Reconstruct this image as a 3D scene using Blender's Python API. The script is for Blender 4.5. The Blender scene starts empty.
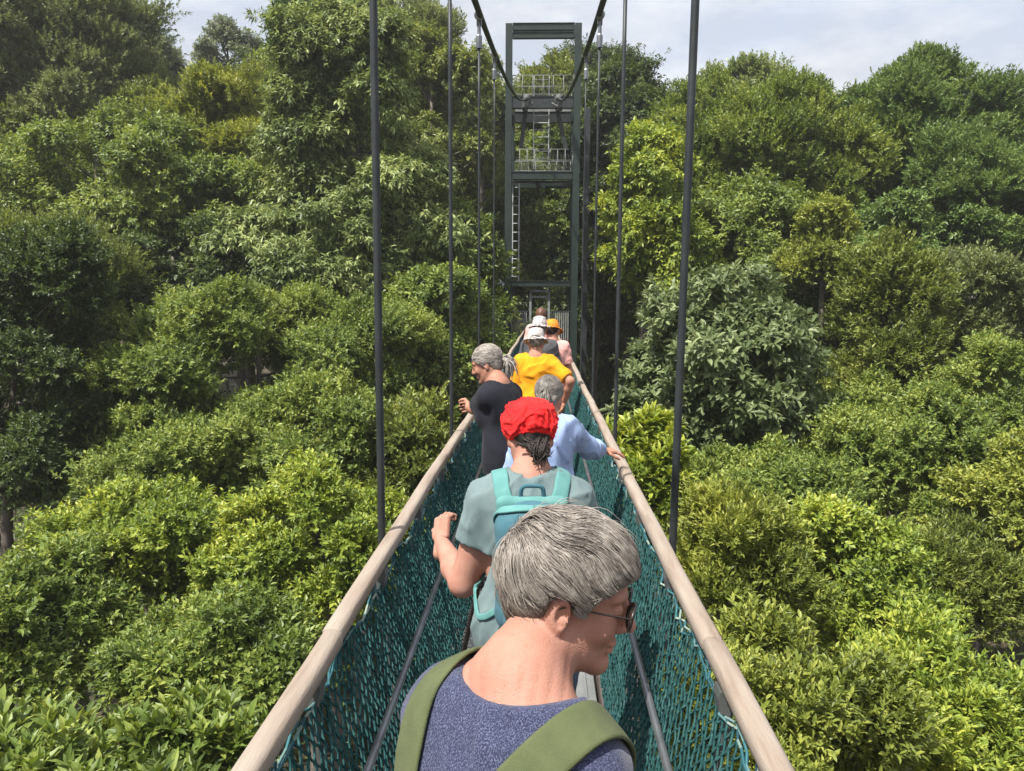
import bpy, math, random
import numpy as np
from mathutils import Vector, Matrix

random.seed(7)
RNG = np.random.default_rng(11)
C = bpy.context.scene.collection
S = bpy.context.scene

# ------------------------------------------------------------------ camera
W_PX, H_PX, F_PX = 1024, 771, 773.0
CAM = np.array([0.055, 0.0, 1.95])
PITCH, YAW, ROLL = math.radians(7.0), math.radians(2.15), math.radians(0.35)
M_CAM = Matrix.Rotation(YAW, 3, 'Z') @ Matrix.Rotation(math.pi / 2 - PITCH, 3, 'X') @ Matrix.Rotation(ROLL, 3, 'Z')
cam_data = bpy.data.cameras.new('camera')
cam_data.sensor_fit = 'HORIZONTAL'
cam_data.sensor_width = 36.0
cam_data.lens = F_PX / W_PX * 36.0
cam_data.clip_start = 0.05
cam_data.clip_end = 3000
cam = bpy.data.objects.new('camera', cam_data)
cam.matrix_world = Matrix.Translation(Vector(CAM)) @ M_CAM.to_4x4()
C.objects.link(cam)
S.camera = cam


def at(px, py, Y):
    """World point on the sight line of a photo pixel, Y metres ahead along the bridge."""
    d = M_CAM @ Vector(((px - W_PX / 2) / F_PX, -(py - H_PX / 2) / F_PX, -1.0))
    return CAM + np.array(d) * (Y / d.y)


def deck_z(y):
    return -0.016 * y


# ------------------------------------------------------------------ materials
def new_mat(name):
    m = bpy.data.materials.new(name)
    m.use_nodes = True
    nt = m.node_tree
    for n in list(nt.nodes):
        nt.nodes.remove(n)
    out = nt.nodes.new('ShaderNodeOutputMaterial')
    return m, nt, out


def rgba(c):
    return (c[0], c[1], c[2], 1.0)


def ramp(nt, fac, stops):
    r = nt.nodes.new('ShaderNodeValToRGB')
    els = r.color_ramp.elements
    while len(els) < len(stops):
        els.new(0.5)
    for e, (p, c) in zip(els, stops):
        e.position = p
        e.color = rgba(c)
    nt.links.new(fac, r.inputs['Fac'])
    return r.outputs['Color']


def noise(nt, scale, detail=4.0, rough=0.55, vec=None, stretch=None):
    tc = nt.nodes.new('ShaderNodeTexCoord')
    src = vec or tc.outputs['Object']
    if stretch:
        mp = nt.nodes.new('ShaderNodeMapping')
        mp.inputs['Scale'].default_value = stretch
        nt.links.new(src, mp.inputs['Vector'])
        src = mp.outputs['Vector']
    n = nt.nodes.new('ShaderNodeTexNoise')
    n.inputs['Scale'].default_value = scale
    n.inputs['Detail'].default_value = detail
    n.inputs['Roughness'].default_value = rough
    nt.links.new(src, n.inputs['Vector'])
    return n.outputs['Fac']


def surf_mat(name, stops, scale=8.0, rough=0.6, metal=0.0, bump=0.0, bscale=60.0, stretch=None, spec=0.4,
             detail=4.0, sheen=0.0, sss=0.0, island=False, coat=0.0):
    m, nt, out = new_mat(name)
    b = nt.nodes.new('ShaderNodeBsdfPrincipled')
    if island:
        g = nt.nodes.new('ShaderNodeNewGeometry')
        fac = g.outputs['Random Per Island']
    else:
        fac = noise(nt, scale, detail, stretch=stretch)
    nt.links.new(ramp(nt, fac, stops), b.inputs['Base Color'])
    b.inputs['Roughness'].default_value = rough
    b.inputs['Metallic'].default_value = metal
    b.inputs['Specular IOR Level'].default_value = spec
    if sheen:
        b.inputs['Sheen Weight'].default_value = sheen
    if coat:
        b.inputs['Coat Weight'].default_value = coat
    if sss:
        b.inputs['Subsurface Weight'].default_value = sss
        b.inputs['Subsurface Radius'].default_value = (1.0, 0.35, 0.2)
        b.inputs['Subsurface Scale'].default_value = 0.006
    if bump:
        bp = nt.nodes.new('ShaderNodeBump')
        bp.inputs['Strength'].default_value = bump
        bp.inputs['Distance'].default_value = 0.004
        nt.links.new(noise(nt, bscale, 3.0, stretch=stretch), bp.inputs['Height'])
        nt.links.new(bp.outputs['Normal'], b.inputs['Normal'])
    nt.links.new(b.outputs['BSDF'], out.inputs['Surface'])
    return m


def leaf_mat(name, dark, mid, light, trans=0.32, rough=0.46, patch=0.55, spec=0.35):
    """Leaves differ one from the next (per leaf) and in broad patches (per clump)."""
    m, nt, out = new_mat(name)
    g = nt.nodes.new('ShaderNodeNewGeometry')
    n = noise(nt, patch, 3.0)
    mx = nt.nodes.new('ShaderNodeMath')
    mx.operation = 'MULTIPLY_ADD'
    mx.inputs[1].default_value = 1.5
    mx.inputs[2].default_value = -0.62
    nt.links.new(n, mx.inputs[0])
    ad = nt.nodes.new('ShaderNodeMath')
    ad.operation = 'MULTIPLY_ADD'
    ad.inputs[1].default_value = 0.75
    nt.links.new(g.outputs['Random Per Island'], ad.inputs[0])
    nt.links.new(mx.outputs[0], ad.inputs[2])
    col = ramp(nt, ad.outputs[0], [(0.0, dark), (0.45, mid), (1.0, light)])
    b = nt.nodes.new('ShaderNodeBsdfPrincipled')
    nt.links.new(col, b.inputs['Base Color'])
    b.inputs['Roughness'].default_value = rough
    b.inputs['Specular IOR Level'].default_value = spec
    t = nt.nodes.new('ShaderNodeBsdfTranslucent')
    hs = nt.nodes.new('ShaderNodeHueSaturation')
    hs.inputs['Hue'].default_value = 0.485
    hs.inputs['Saturation'].default_value = 1.1
    hs.inputs['Value'].default_value = 1.25
    nt.links.new(col, hs.inputs['Color'])
    nt.links.new(hs.outputs['Color'], t.inputs['Color'])
    ms = nt.nodes.new('ShaderNodeMixShader')
    ms.inputs[0].default_value = trans
    nt.links.new(b.outputs['BSDF'], ms.inputs[1])
    nt.links.new(t.outputs['BSDF'], ms.inputs[2])
    nt.links.new(ms.outputs[0], out.inputs['Surface'])
    return m


# ------------------------------------------------------------------ objects
def tag(o, label=None, cat=None, group=None, kind=None):
    if label:
        o['label'] = label
    if cat:
        o['category'] = cat
    if group:
        o['group'] = group
    if kind:
        o['kind'] = kind
    return o


def thing(name, label, cat, loc=(0, 0, 0), group=None):
    o = bpy.data.objects.new(name, None)
    o.empty_display_size = 0.2
    o.location = tuple(float(v) for v in loc)
    C.objects.link(o)
    return tag(o, label, cat, group)


def world_loc(o):
    p = Vector((0, 0, 0))
    while o is not None:
        p += o.location
        o = o.parent
    return np.array(p)


def mesh_obj(name, V, quads, tris, mat, parent=None, smooth=True, loc=None):
    V = np.asarray(V, dtype=np.float64).reshape(-1, 3)
    org = np.zeros(3)
    if parent is not None:
        org = world_loc(parent)
    if loc is not None:
        org = np.asarray(loc, float)
    me = bpy.data.meshes.new(name)
    q = np.asarray(quads, dtype=np.int32).reshape(-1, 4)
    t = np.asarray(tris, dtype=np.int32).reshape(-1, 3)
    nq, ntr = len(q), len(t)
    me.vertices.add(len(V))
    me.vertices.foreach_set('co', (V - org).astype(np.float32).ravel())
    me.loops.add(nq * 4 + ntr * 3)
    me.loops.foreach_set('vertex_index', np.concatenate([q.ravel(), t.ravel()]).astype(np.int32))
    me.polygons.add(nq + ntr)
    ls = np.concatenate([np.arange(nq) * 4, nq * 4 + np.arange(ntr) * 3]).astype(np.int32)
    me.polygons.foreach_set('loop_start', ls)
    me.polygons.foreach_set('use_smooth', np.full(nq + ntr, bool(smooth)))
    me.update(calc_edges=True)
    me.validate()
    me.materials.append(mat)
    o = bpy.data.objects.new(name, me)
    C.objects.link(o)
    if parent is not None:
        o.parent = parent
    elif loc is not None:
        o.location = tuple(org)
    return o


def unit(a):
    a = np.asarray(a, float)
    return a / np.maximum(np.linalg.norm(a, axis=-1, keepdims=True), 1e-9)


class MB:
    def __init__(self):
        self.v, self.q, self.t, self.n = [], [], [], 0

    def add(self, V, quads=(), tris=()):
        V = np.asarray(V, float).reshape(-1, 3)
        if len(quads):
            self.q.append(np.asarray(quads, np.int64).reshape(-1, 4) + self.n)
        if len(tris):
            self.t.append(np.asarray(tris, np.int64).reshape(-1, 3) + self.n)
        self.v.append(V)
        self.n += len(V)

    def box(self, c, size, ax=None, bevel=0.0):
        """A box centred on c; ax = 3x3 rows of local axes. Edges chamfered by bevel."""
        h = np.asarray(size, float) / 2
        ax = np.eye(3) if ax is None else np.asarray(ax, float)
        if bevel <= 0:
            P = np.array([[x, y, z] for x in (-1, 1) for y in (-1, 1) for z in (-1, 1)], float) * h
            Q = [(0, 1, 3, 2), (4, 6, 7, 5), (0, 4, 5, 1), (2, 3, 7, 6), (0, 2, 6, 4), (1, 5, 7, 3)]
            self.add(P @ ax + np.asarray(c, float), Q)
            return
        b = min(bevel, h.min() * 0.49)
        # chamfered: profile in x,y extruded along the longest axis
        L = int(np.argmax(h))
        o = [i for i in range(3) if i != L]
        a, e = h[o[0]], h[o[1]]
        prof = [(-a + b, -e), (a - b, -e), (a, -e + b), (a, e - b), (a - b, e), (-a + b, e), (-a, e - b), (-a, -e + b)]
        rings = []
        for zz, s in ((-h[L], b), (-h[L] + b, 0), (h[L] - b, 0), (h[L], b)):
            for (p, q) in prof:
                v = np.zeros(3)
                v[o[0]] = p * (1 - s / a)
                v[o[1]] = q * (1 - s / e)
                v[L] = zz
                rings.append(v)
        Q = []
        for r in range(3):
            for k in range(8):
                Q.append((r * 8 + k, r * 8 + (k + 1) % 8, r * 8 + 8 + (k + 1) % 8, r * 8 + 8 + k))
        T = []
        for r, flip in ((0, True), (24, False)):
            for k in range(1, 7):
                T.append((r, r + k + 1, r + k) if flip else (r, r + k, r + k + 1))
        self.add(np.array(rings) @ ax + np.asarray(c, float), Q, T)

    def beam(self, a, b, w, h, up=(0, 0, 1), bevel=0.0):
        a, b = np.asarray(a, float), np.asarray(b, float)
        d = unit(b - a)
        s = np.cross(d, up)
        if np.linalg.norm(s) < 1e-4:
            s = np.cross(d, (0, 1, 0))
        s = unit(s)
        u = np.cross(s, d)
        self.box((a + b) / 2, (w, np.linalg.norm(b - a), h), np.array([s, d, u]), bevel)

    def tube(self, pts, r, n=8, caps=True):
        pts = np.asarray(pts, float)
        r = np.broadcast_to(np.asarray(r, float), (len(pts),))
        T = unit(np.gradient(pts, axis=0))
        ref = np.array([0, 0, 1.0]) if abs(T[0][2]) < 0.9 else np.array([1.0, 0, 0])
        N = unit(np.cross(T[0], ref))
        ang = np.linspace(0, 2 * np.pi, n, endpoint=False)
        rings = []
        for i in range(len(pts)):
            N = unit(N - T[i] * np.dot(N, T[i]))
            B = np.cross(T[i], N)
            rings.append(pts[i] + r[i] * (np.cos(ang)[:, None] * N + np.sin(ang)[:, None] * B))
        V = np.concatenate(rings)
        m = len(pts)
        k = np.arange(n)
        Q = np.concatenate([np.stack([i * n + k, i * n + (k + 1) % n, i * n + n + (k + 1) % n, i * n + n + k], 1) for i in range(m - 1)])
        Tt = []
        if caps:
            V = np.concatenate([V, pts[:1], pts[-1:]])
            a, b = m * n, m * n + 1
            for j in range(n):
                Tt.append((a, (j + 1) % n, j))
                Tt.append((b, (m - 1) * n + j, (m - 1) * n + (j + 1) % n))
        self.add(V, Q, Tt)

    def segs(self, A, B, r, n=3, twist=0.0):
        """Many short straight rope pieces at once."""
        A, B = np.asarray(A, float), np.asarray(B, float)
        d = unit(B - A)
        ref = np.where(np.abs(d[:, 2:3]) < 0.9, np.array([[0, 0, 1.0]]), np.array([[1.0, 0, 0]]))
        s = unit(np.cross(d, ref))
        u = np.cross(s, d)
        r = np.broadcast_to(np.asarray(r, float), (len(A),))[:, None]
        ang = np.linspace(0, 2 * np.pi, n, endpoint=False) + twist
        ring = [s * np.cos(a) * r + u * np.sin(a) * r for a in ang]
        V = np.stack([A + k for k in ring] + [B + k for k in ring], 1)
        base = np.arange(len(A))[:, None, None] * (2 * n)
        q = np.array([[k, (k + 1) % n, n + (k + 1) % n, n + k] for k in range(n)])[None]
        self.add(V.reshape(-1, 3), (base + q).reshape(-1, 4))

    def ribbon(self, pts, side, nrm, w, th):
        """A strap: rounded rectangular section swept along pts."""
        pts, side, nrm = np.asarray(pts, float), unit(side), unit(nrm)
        w = np.broadcast_to(np.asarray(w, float), (len(pts),))
        prof = [(-1, 0.0), (-0.94, 0.8), (-0.8, 1), (-0.3, 1.1), (0.3, 1.1), (0.8, 1), (0.94, 0.8), (1, 0.0), (0.9, -0.5), (-0.9, -0.5)]
        n = len(prof)
        V = np.stack([pts + side * (p * w / 2)[:, None] + nrm * (q * th) for p, q in prof], 1).reshape(-1, 3)
        k = np.arange(n)
        Q = np.concatenate([np.stack([i * n + k, i * n + (k + 1) % n, i * n + n + (k + 1) % n, i * n + n + k], 1) for i in range(len(pts) - 1)])
        m = (len(pts) - 1) * n
        Tt = [(0, j, j + 1) for j in range(1, n - 1)] + [(m, m + j + 1, m + j) for j in range(1, n - 1)]
        self.add(V, Q, Tt)

    def lathe(self, prof, c, n=16, ax=None):
        ax = np.eye(3) if ax is None else np.asarray(ax, float)
        ang = np.linspace(0, 2 * np.pi, n, endpoint=False)
        V = np.concatenate([np.stack([r * np.cos(ang), r * np.sin(ang), np.full(n, z)], 1) for r, z in prof])
        k = np.arange(n)
        Q = np.concatenate([np.stack([i * n + k, i * n + (k + 1) % n, i * n + n + (k + 1) % n, i * n + n + k], 1) for i in range(len(prof) - 1)])
        self.add(V @ ax + np.asarray(c, float), Q)

    def build(self, name, mat, parent=None, smooth=False, loc=None):
        V = np.concatenate(self.v)
        q = np.concatenate(self.q) if self.q else np.zeros((0, 4), int)
        t = np.concatenate(self.t) if self.t else np.zeros((0, 3), int)
        return mesh_obj(name, V, q, t, mat, parent, smooth, loc)
# ------------------------------------------------------------------ bridge
m_dark = surf_mat('dark_painted_steel', [(0.3, (0.018, 0.022, 0.024)), (0.7, (0.035, 0.040, 0.042))], 6, 0.5, 0.2, bump=0.15)
m_green = surf_mat('green_painted_steel', [(0.3, (0.011, 0.021, 0.018)), (0.7, (0.020, 0.033, 0.029))], 3, 0.5, 0.1)
m_galv = surf_mat('galvanised_steel', [(0.3, (0.40, 0.42, 0.43)), (0.7, (0.58, 0.60, 0.60))], 9, 0.45, 0.35)
m_pipe = surf_mat('worn_grey_pipe', [(0.3, (0.13, 0.14, 0.15)), (0.7, (0.24, 0.25, 0.26))], 7, 0.38, 0.7, bump=0.1)
m_rail = surf_mat('weathered_tan_timber', [(0.25, (0.17, 0.13, 0.10)), (0.42, (0.245, 0.195, 0.155)), (0.6, (0.28, 0.235, 0.192)), (0.78, (0.315, 0.27, 0.225))], 5.5, 0.75,
                  bump=0.5, bscale=40, stretch=(5, 0.45, 5), detail=8)
m_net = surf_mat('teal_rope', [(0.30, (0.012, 0.045, 0.046)), (0.5, (0.024, 0.076, 0.075)), (0.66, (0.042, 0.110, 0.106)), (0.80, (0.12, 0.20, 0.185))], 30, rough=0.95, spec=0.08, detail=6)
m_lace = surf_mat('teal_lacing_cord', [(0.0, (0.012, 0.06, 0.075)), (0.7, (0.035, 0.14, 0.16)), (1.0, (0.28, 0.33, 0.27))], island=True, rough=0.7)
m_post = surf_mat('dull_grey_paint', [(0.3, (0.05, 0.055, 0.052)), (0.7, (0.095, 0.10, 0.095))], 8, 0.6, bump=0.2)
m_muted = surf_mat('dull_weathered_zinc', [(0.3, (0.17, 0.18, 0.175)), (0.7, (0.29, 0.30, 0.29))], 5, 0.6, 0.1)
m_deck = surf_mat('grey_deck_plate', [(0.3, (0.17, 0.18, 0.18)), (0.7, (0.27, 0.28, 0.28))], 4, 0.5, 0.3, bump=0.4, bscale=30)
m_brown = surf_mat('brown_edge_beam', [(0.3, (0.055, 0.045, 0.04)), (0.7, (0.11, 0.09, 0.08))], 5, 0.7)

Y0, Y1 = -4.0, 31.0
RAIL_X, RAIL_H = 0.572, 0.945


def cable_z(y):
    return 1.95 + 1.456 + 0.0032 * (y + 12.25) ** 2


bridge = thing('suspension_bridge', 'narrow suspension footbridge with tan handrails, teal netting and dark hangers', 'bridge', (0, 0, deck_z(0)))

# deck: ribbed plates, side beams, cross beams
mb = MB()
y = Y0
while y < Y1:
    L = 1.2
    mb.box((0, y + L / 2, deck_z(y + L / 2) - 0.02), (0.70, L - 0.012, 0.03), np.array([[1, 0, 0], [0, 1, -0.016], [0, 0.016, 1]]), 0.003)
    for k in range(11):
        mb.box((-0.3 + 0.06 * k, y + L / 2, deck_z(y + L / 2) - 0.001), (0.012, L - 0.03, 0.010), np.array([[1, 0, 0], [0, 1, -0.016], [0, 0.016, 1]]))
    y += L
mb.build('deck', m_deck, bridge)
for s in (-1, 1):
    mb = MB()
    mb.beam((s * 0.395, Y0, deck_z(Y0) - 0.02), (s * 0.395, Y1, deck_z(Y1) - 0.02), 0.06, 0.12, bevel=0.006)
    mb.build('edge_beam', m_brown, bridge)
for k in range(38):
    yy = -3.4 + 0.9 * k
    if yy > 30.6:
        break
    mb = MB()
    mb.box((0, yy, deck_z(yy) - 0.125), (1.36, 0.07, 0.09), bevel=0.006)
    mb.build('cross_beam', m_dark, bridge)

for s in (-1, 1):
    # handrail: rounded timber section in 2.7 m lengths with butt joints
    mb = MB()
    ang = np.linspace(0, 2 * np.pi, 14, endpoint=False)
    ca, sa = np.cos(ang), np.sin(ang)
    pw = 0.62
    px, pz = np.sign(ca) * np.abs(ca) ** pw * 0.032, np.sign(sa) * np.abs(sa) ** pw * 0.028
    y = -3.3
    while y < 30.9:
        L = min(2.75, 30.95 - y)
        jit = RNG.normal(0, 0.004, 2)
        ys = np.concatenate([[0.003, 0.012], np.linspace(0.2, L - 0.2, 6), [L - 0.012, L - 0.003]])
        rings = []
        for i, t in enumerate(ys):
            yy0 = y + t
            sc = 0.86 if i in (0, len(ys) - 1) else 1.0
            wob = 0.005 * math.sin(1.1 * yy0 + 0.7 * s) + 0.002 * math.sin(4.1 * yy0)
            yy = y + t
            rings.append(np.stack([s * RAIL_X + jit[0] + wob + px * sc, np.full(14, yy), deck_z(yy) + RAIL_H + jit[1] * 0.5 + pz * sc], 1))
        n = 14
        k = np.arange(n)
        Q = np.concatenate([np.stack([i * n + k, i * n + (k + 1) % n, i * n + n + (k + 1) % n, i * n + n + k], 1) for i in range(len(ys) - 1)])
        V = np.concatenate(rings)
        T = [(0, j + 1, j) for j in range(1, n - 1)] + [((len(ys) - 1) * n, (len(ys) - 1) * n + j, (len(ys) - 1) * n + j + 1) for j in range(1, n - 1)]
        mb.add(V, Q, T)
        y += L
    mb.build('handrail', m_rail, bridge, smooth=True)

    # mid pipe inside the net
    mb = MB()
    ys = np.linspace(-3.3, 30.8, 60)
    mb.tube(np.stack([np.full(60, s * 0.45), ys, deck_z(ys) + 0.56 + 0.004 * np.sin(ys * 2.3)], 1), 0.014, 8)
    mb.build('mid_rail', m_pipe, bridge, smooth=True)

    # posts with gusset plates outside the net
    for k in range(38):
        yy = -3.4 + 0.9 * k + 0.02
        if yy > 30.6:
            break
        z = deck_z(yy)
        mb = MB()
        mb.beam((s * 0.44, yy, z - 0.08), (s * 0.590, yy, z + RAIL_H - 0.035), 0.05, 0.012, up=(s, 0, -0.2))
        a = np.array([s * 0.577, yy, z + RAIL_H - 0.036])
        g = np.array([[0, 0, 0], [-s * 0.030, 0, 0], [-s * 0.034, 0, -0.02], [-s * 0.012, 0, -0.13], [0.0, 0, -0.14]], float)
        V = np.concatenate([a + g + (0, -0.032, 0), a + g + (0, 0.032, 0)])
        mb.add(V, [(i, (i + 1) % 5, 5 + (i + 1) % 5, 5 + i) for i in range(5)], [(0, 2, 1), (0, 3, 2), (0, 4, 3), (5, 6, 7), (5, 7, 8), (5, 8, 9)])
        mb.build('net_post', m_post, bridge)

    # netting: knotted rope diamonds from under the rail to the deck edge
    cy, rows = 0.046, 24
    ncol = int((Y1 - 0.2 + 3.3) / cy)
    ii = np.arange(ncol + 1)
    V = np.zeros((rows + 1, ncol + 1, 3))
    for j in range(rows + 1):
        t = j / rows
        yy = -3.3 + (ii + 0.5 * (j % 2)) * cy
        scal = 0.035 + 0.035 * (0.5 - 0.5 * np.cos(2 * np.pi * (yy - 0.1) / 0.45)) + 0.012 * np.sin(yy * 7.3)
        z0 = RAIL_H - 0.045 - scal
        z1 = 0.02
        z = z0 + (z1 - z0) * t
        x = 0.560 + (0.372 - 0.560) * t - 0.03 * np.sin(np.pi * t) * (0.7 + 0.3 * np.sin(yy * 1.3))
        V[j, :, 0] = s * x
        V[j, :, 1] = yy
        V[j, :, 2] = deck_z(yy) + z
    V += RNG.normal(0, 0.0020, V.shape)
    A, B = [], []
    for j in range(rows):
        if j % 2 == 0:
            A += [V[j, :], V[j, 1:]]
            B += [V[j + 1, :], V[j + 1, :-1]]
        else:
            A += [V[j, :], V[j, :-1]]
            B += [V[j + 1, :], V[j + 1, 1:]]
    A, B = np.concatenate(A), np.concatenate(B)
    # each side of a mesh sags a little: two pieces
    Mid = (A + B) / 2 + RNG.normal(0, 0.0022, A.shape) - np.array([0, 0, 0.003])
    mb = MB()
    rr = RNG.uniform(0.0034, 0.0044, len(A))
    mb.segs(A, Mid, rr, 4)
    mb.segs(Mid, B, rr, 4)
    K = V[:, :].reshape(-1, 3)
    mb.segs(K - (0, 0, 0.007), K + (0, 0, 0.007), 0.0062, 4, 0.4)
    mb.build('netting', m_net, bridge, smooth=True)
    # lacing: doubled cord along the net's top edge, looped up to the rail
    mb = MB()
    top = V[0]
    for off in (0.0, 0.006):
        P = top + np.array([s * off, 0, 0.006]) + RNG.normal(0, 0.006, top.shape)
        mb.segs(P[:-1], P[1:], 0.0045, 4)
    pick = top[::12]
    up = pick.copy()
    up[:, 2] = deck_z(pick[:, 1]) + RAIL_H - 0.03
    up[:, 0] = s * (RAIL_X - 0.005)
    for off in (-0.018, 0.0, 0.022):
        P = pick + (0, off, -0.01)
        Q = up + (0, off * 0.5 + 0.012, 0)
        mb.segs(P, (P + Q) / 2 + RNG.normal(0, 0.006, P.shape), 0.0038, 4)
        mb.segs((P + Q) / 2, Q, 0.0038, 4)
    mb.build('lacing', m_lace, bridge, smooth=True)

    # main cable and hangers
    mb = MB()
    ys = np.linspace(-4, 30.2, 70)
    mb.tube(np.stack([np.full(70, s * 0.61), ys, cable_z(ys)], 1), 0.032, 10)
    mb.build('main_cable', m_dark, bridge, smooth=True)
    y = 3.20
    lean = [0.04, 0.0] if s > 0 else [-0.005, 0.0]
    i = 0
    while y < 12:
        zt, zb = cable_z(y), deck_z(y) - 0.10
        xt = s * (0.65 if s > 0 and i == 0 else 0.625)
        xb = s * 0.622
        mb = MB()
        mb.tube([(xb, y, zb), (xb, y, deck_z(y) + 0.9), ((xt * 0.75 + xb * 0.25), y, zt - 0.9), (xt, y, zt - 0.30)], max(0.0165 - 0.002 * i, 0.010), 8)
        hg = mb.build('hanger', m_dark, bridge, smooth=True)
        mb = MB()
        mb.lathe([(0.0, -0.32), (0.03, -0.32), (0.032, -0.20), (0.02, -0.18), (0.018, -0.06), (0.0, -0.05)], (xt, y, zt), 8)
        for k in (-1, 1):
            mb.box((xt + k * 0.02, y, zt - 0.03), (0.010, 0.05, 0.13), bevel=0.002)
        mb.tube([(xt, y - 0.09, zt - 0.02), (xt, y + 0.09, zt + 0.02)], 0.045, 10)
        mb.build('turnbuckle', m_pipe, hg, smooth=False)
        y += 2.6
        i += 1

# ------------------------------------------------------------------ tower
TY = 31.2
tower = thing('bridge_tower', 'tall dark green steel frame tower with ladders and galleries at the far bridge end', 'tower', (0, TY, -22))
ref = at(541, 320, TY)
tx = [at(508.5, 150, TY)[0], at(576.5, 150, TY)[0]]
zp = lambda py: float(at(541, py, TY)[2])
ztop = zp(24)
for yy in (TY, TY + 2.6):
    for k, x in enumerate(tx):
        mb = MB()
        wv = 0.26
        ztop = zp(24) if yy == TY else zp(96)
        # I section: two flanges and a web
        for e in (-1, 1):
            mb.box((x, yy + e * 0.12, (ztop - 22) / 2), (wv, 0.03, ztop + 22), bevel=0.004)
        mb.box((x, yy, (ztop - 22) / 2), (0.05, 0.205, ztop + 22), bevel=0.004)
        mb.build('column', m_green, tower)
mb = MB()
mb.box((tx[1] + 0.55, TY + 2.2, (zp(95) - 22) / 2), (0.2, 0.2, zp(95) + 22), bevel=0.01)
mb.build('column', m_dark, tower)


def cross(py, h, y, inset=0.14, name='cross_beam', m=None):
    mb = MB()
    mb.box(((tx[0] + tx[1]) / 2, y, zp(py)), (tx[1] - tx[0] - 2 * inset, 0.2, h), bevel=0.01)
    mb.box(((tx[0] + tx[1]) / 2, y, zp(py) + h / 2 + 0.011), (tx[1] - tx[0] - 2 * inset, 0.27, 0.02), bevel=0.003)
    return mb.build(name, m or m_green, tower)


for yy in (TY, TY + 2.6):
    if yy == TY:
        cross(27.5, 0.24, yy)
        cross(36, 0.20, yy)
    cross(103, 0.42, yy, 0.14, 'saddle_beam', m_dark)
    cross(176, 0.28, yy)
    cross(284, 0.20, yy)
for x in tx:
    for py in (103, 176, 284, 330):
        mb = MB()
        mb.beam((x, TY + 0.14, zp(py)), (x, TY + 2.46, zp(py)), 0.14, 0.2)
        mb.build('side_beam', m_green, tower)
for py in (98, 171):
    mb = MB()
    for k in range(12):
        mb.box(((tx[0] + tx[1]) / 2, TY + 0.3 + k * 0.18, zp(py) + 0.02), (tx[1] - tx[0] - 0.35, 0.05, 0.04))
    mb.build('platform', m_muted, tower)


def guard(py0, py1, y, n, name='guard_rail', x0=None, x1=None, m=None, fill=False):
    x0 = tx[0] + 0.14 if x0 is None else x0
    x1 = tx[1] - 0.14 if x1 is None else x1
    za, zb = zp(py0), zp(py1)
    mb = MB()
    for f in ((0.0, 1.0) if fill else (0.5, 1.0)):
        mb.tube([(x0, y, zb + (za - zb) * f), (x1, y, zb + (za - zb) * f)], 0.014, 6)
    for k in range(n + 1):
        x = x0 + (x1 - x0) * k / n
        mb.tube([(x, y, zb), (x, y, za)], 0.012, 6)
    return mb.build(name, m or m_muted, tower, smooth=True)


guard(75, 97, TY + 0.05, 6)
guard(78, 97, TY + 2.5, 6)
guard(149, 171, TY + 0.05, 8)
guard(151, 171, TY + 2.5, 8)
for yy in (TY + 0.2, TY + 2.4):                        # fine mesh infill of the galleries
    for (a, b) in ((80, 97), (153, 171)):
        mb = MB()
        for k in range(24):
            x = tx[0] + 0.2 + (tx[1] - tx[0] - 0.4) * k / 23
            mb.tube([(x, yy, zp(b)), (x, yy, zp(a))], 0.004, 4)
        mb.build('infill_bars', m_muted, tower)


def ladder(px0, px1, py0, py1, y, n):
    x0, x1 = at(px0, 150, y)[0], at(px1, 150, y)[0]
    za, zb = float(at(541, py0, y)[2]), float(at(541, py1, y)[2])
    mb = MB()
    for x in (x0, x1):
        mb.beam((x, y, zb), (x, y, za), 0.035, 0.02, up=(0, 1, 0))
    for k in range(n):
        z = zb + (za - zb) * (k + 0.5) / n
        mb.tube([(x0, y, z), (x1, y, z)], 0.013, 6)
    mb.build('ladder', m_galv, tower)


ladder(533.5, 548.5, 76, 169, TY + 0.9, 13)
ladder(513, 519.5, 183, 281, TY + 0.6, 11)
# raking struts under the saddle beam, X bracing at the sides
for (a, b) in (((526, 108), (521, 148)), ((557, 108), (566, 150))):
    pa, pb = at(a[0], a[1], TY + 0.4), at(b[0], b[1], TY + 0.4)
    mb = MB()
    mb.beam(pa, pb, 0.16, 0.16, up=(0, 1, 0), bevel=0.01)
    mb.build('raking_strut', m_dark, tower)
for s, x in zip((-1, 1), tx):
    for (p0, p1) in ((108, 172), (180, 282), (290, 400)):
        mb = MB()
        mb.beam((x, TY + 0.15, zp(p0)), (x, TY + 2.45, zp(p1)), 0.06, 0.06, up=(1, 0, 0))
        mb.build('side_brace', m_dark, tower)
# cable saddles with pale sockets
for s in (-1, 1):
    mb = MB()
    cz = cable_z(30.2)
    x = s * 0.61
    mb.lathe([(0, -0.5), (0.05, -0.5), (0.1, -0.1), (0.13, 0.0), (0.13, 0.14), (0, 0.14)], (x, 30.35, cz + 0.02), 10,
             np.array([[1, 0, 0], [0, -0.28, 0.96], [0, 0.96, 0.28]]))
    mb.box((x + s * 0.1, 30.7, cz - 0.18), (0.12, 0.6, 0.3), bevel=0.02)
    mb.box((x - s * 0.12, 30.75, cz - 0.02), (0.06, 0.5, 0.24), bevel=0.02)
    mb.tube([(x + s * 0.06, 30.5, cz - 0.30), (x - s * 0.25, 30.62, cz - 0.12)], 0.045, 8)
    mb.build('cable_saddle', m_post, tower)
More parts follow.
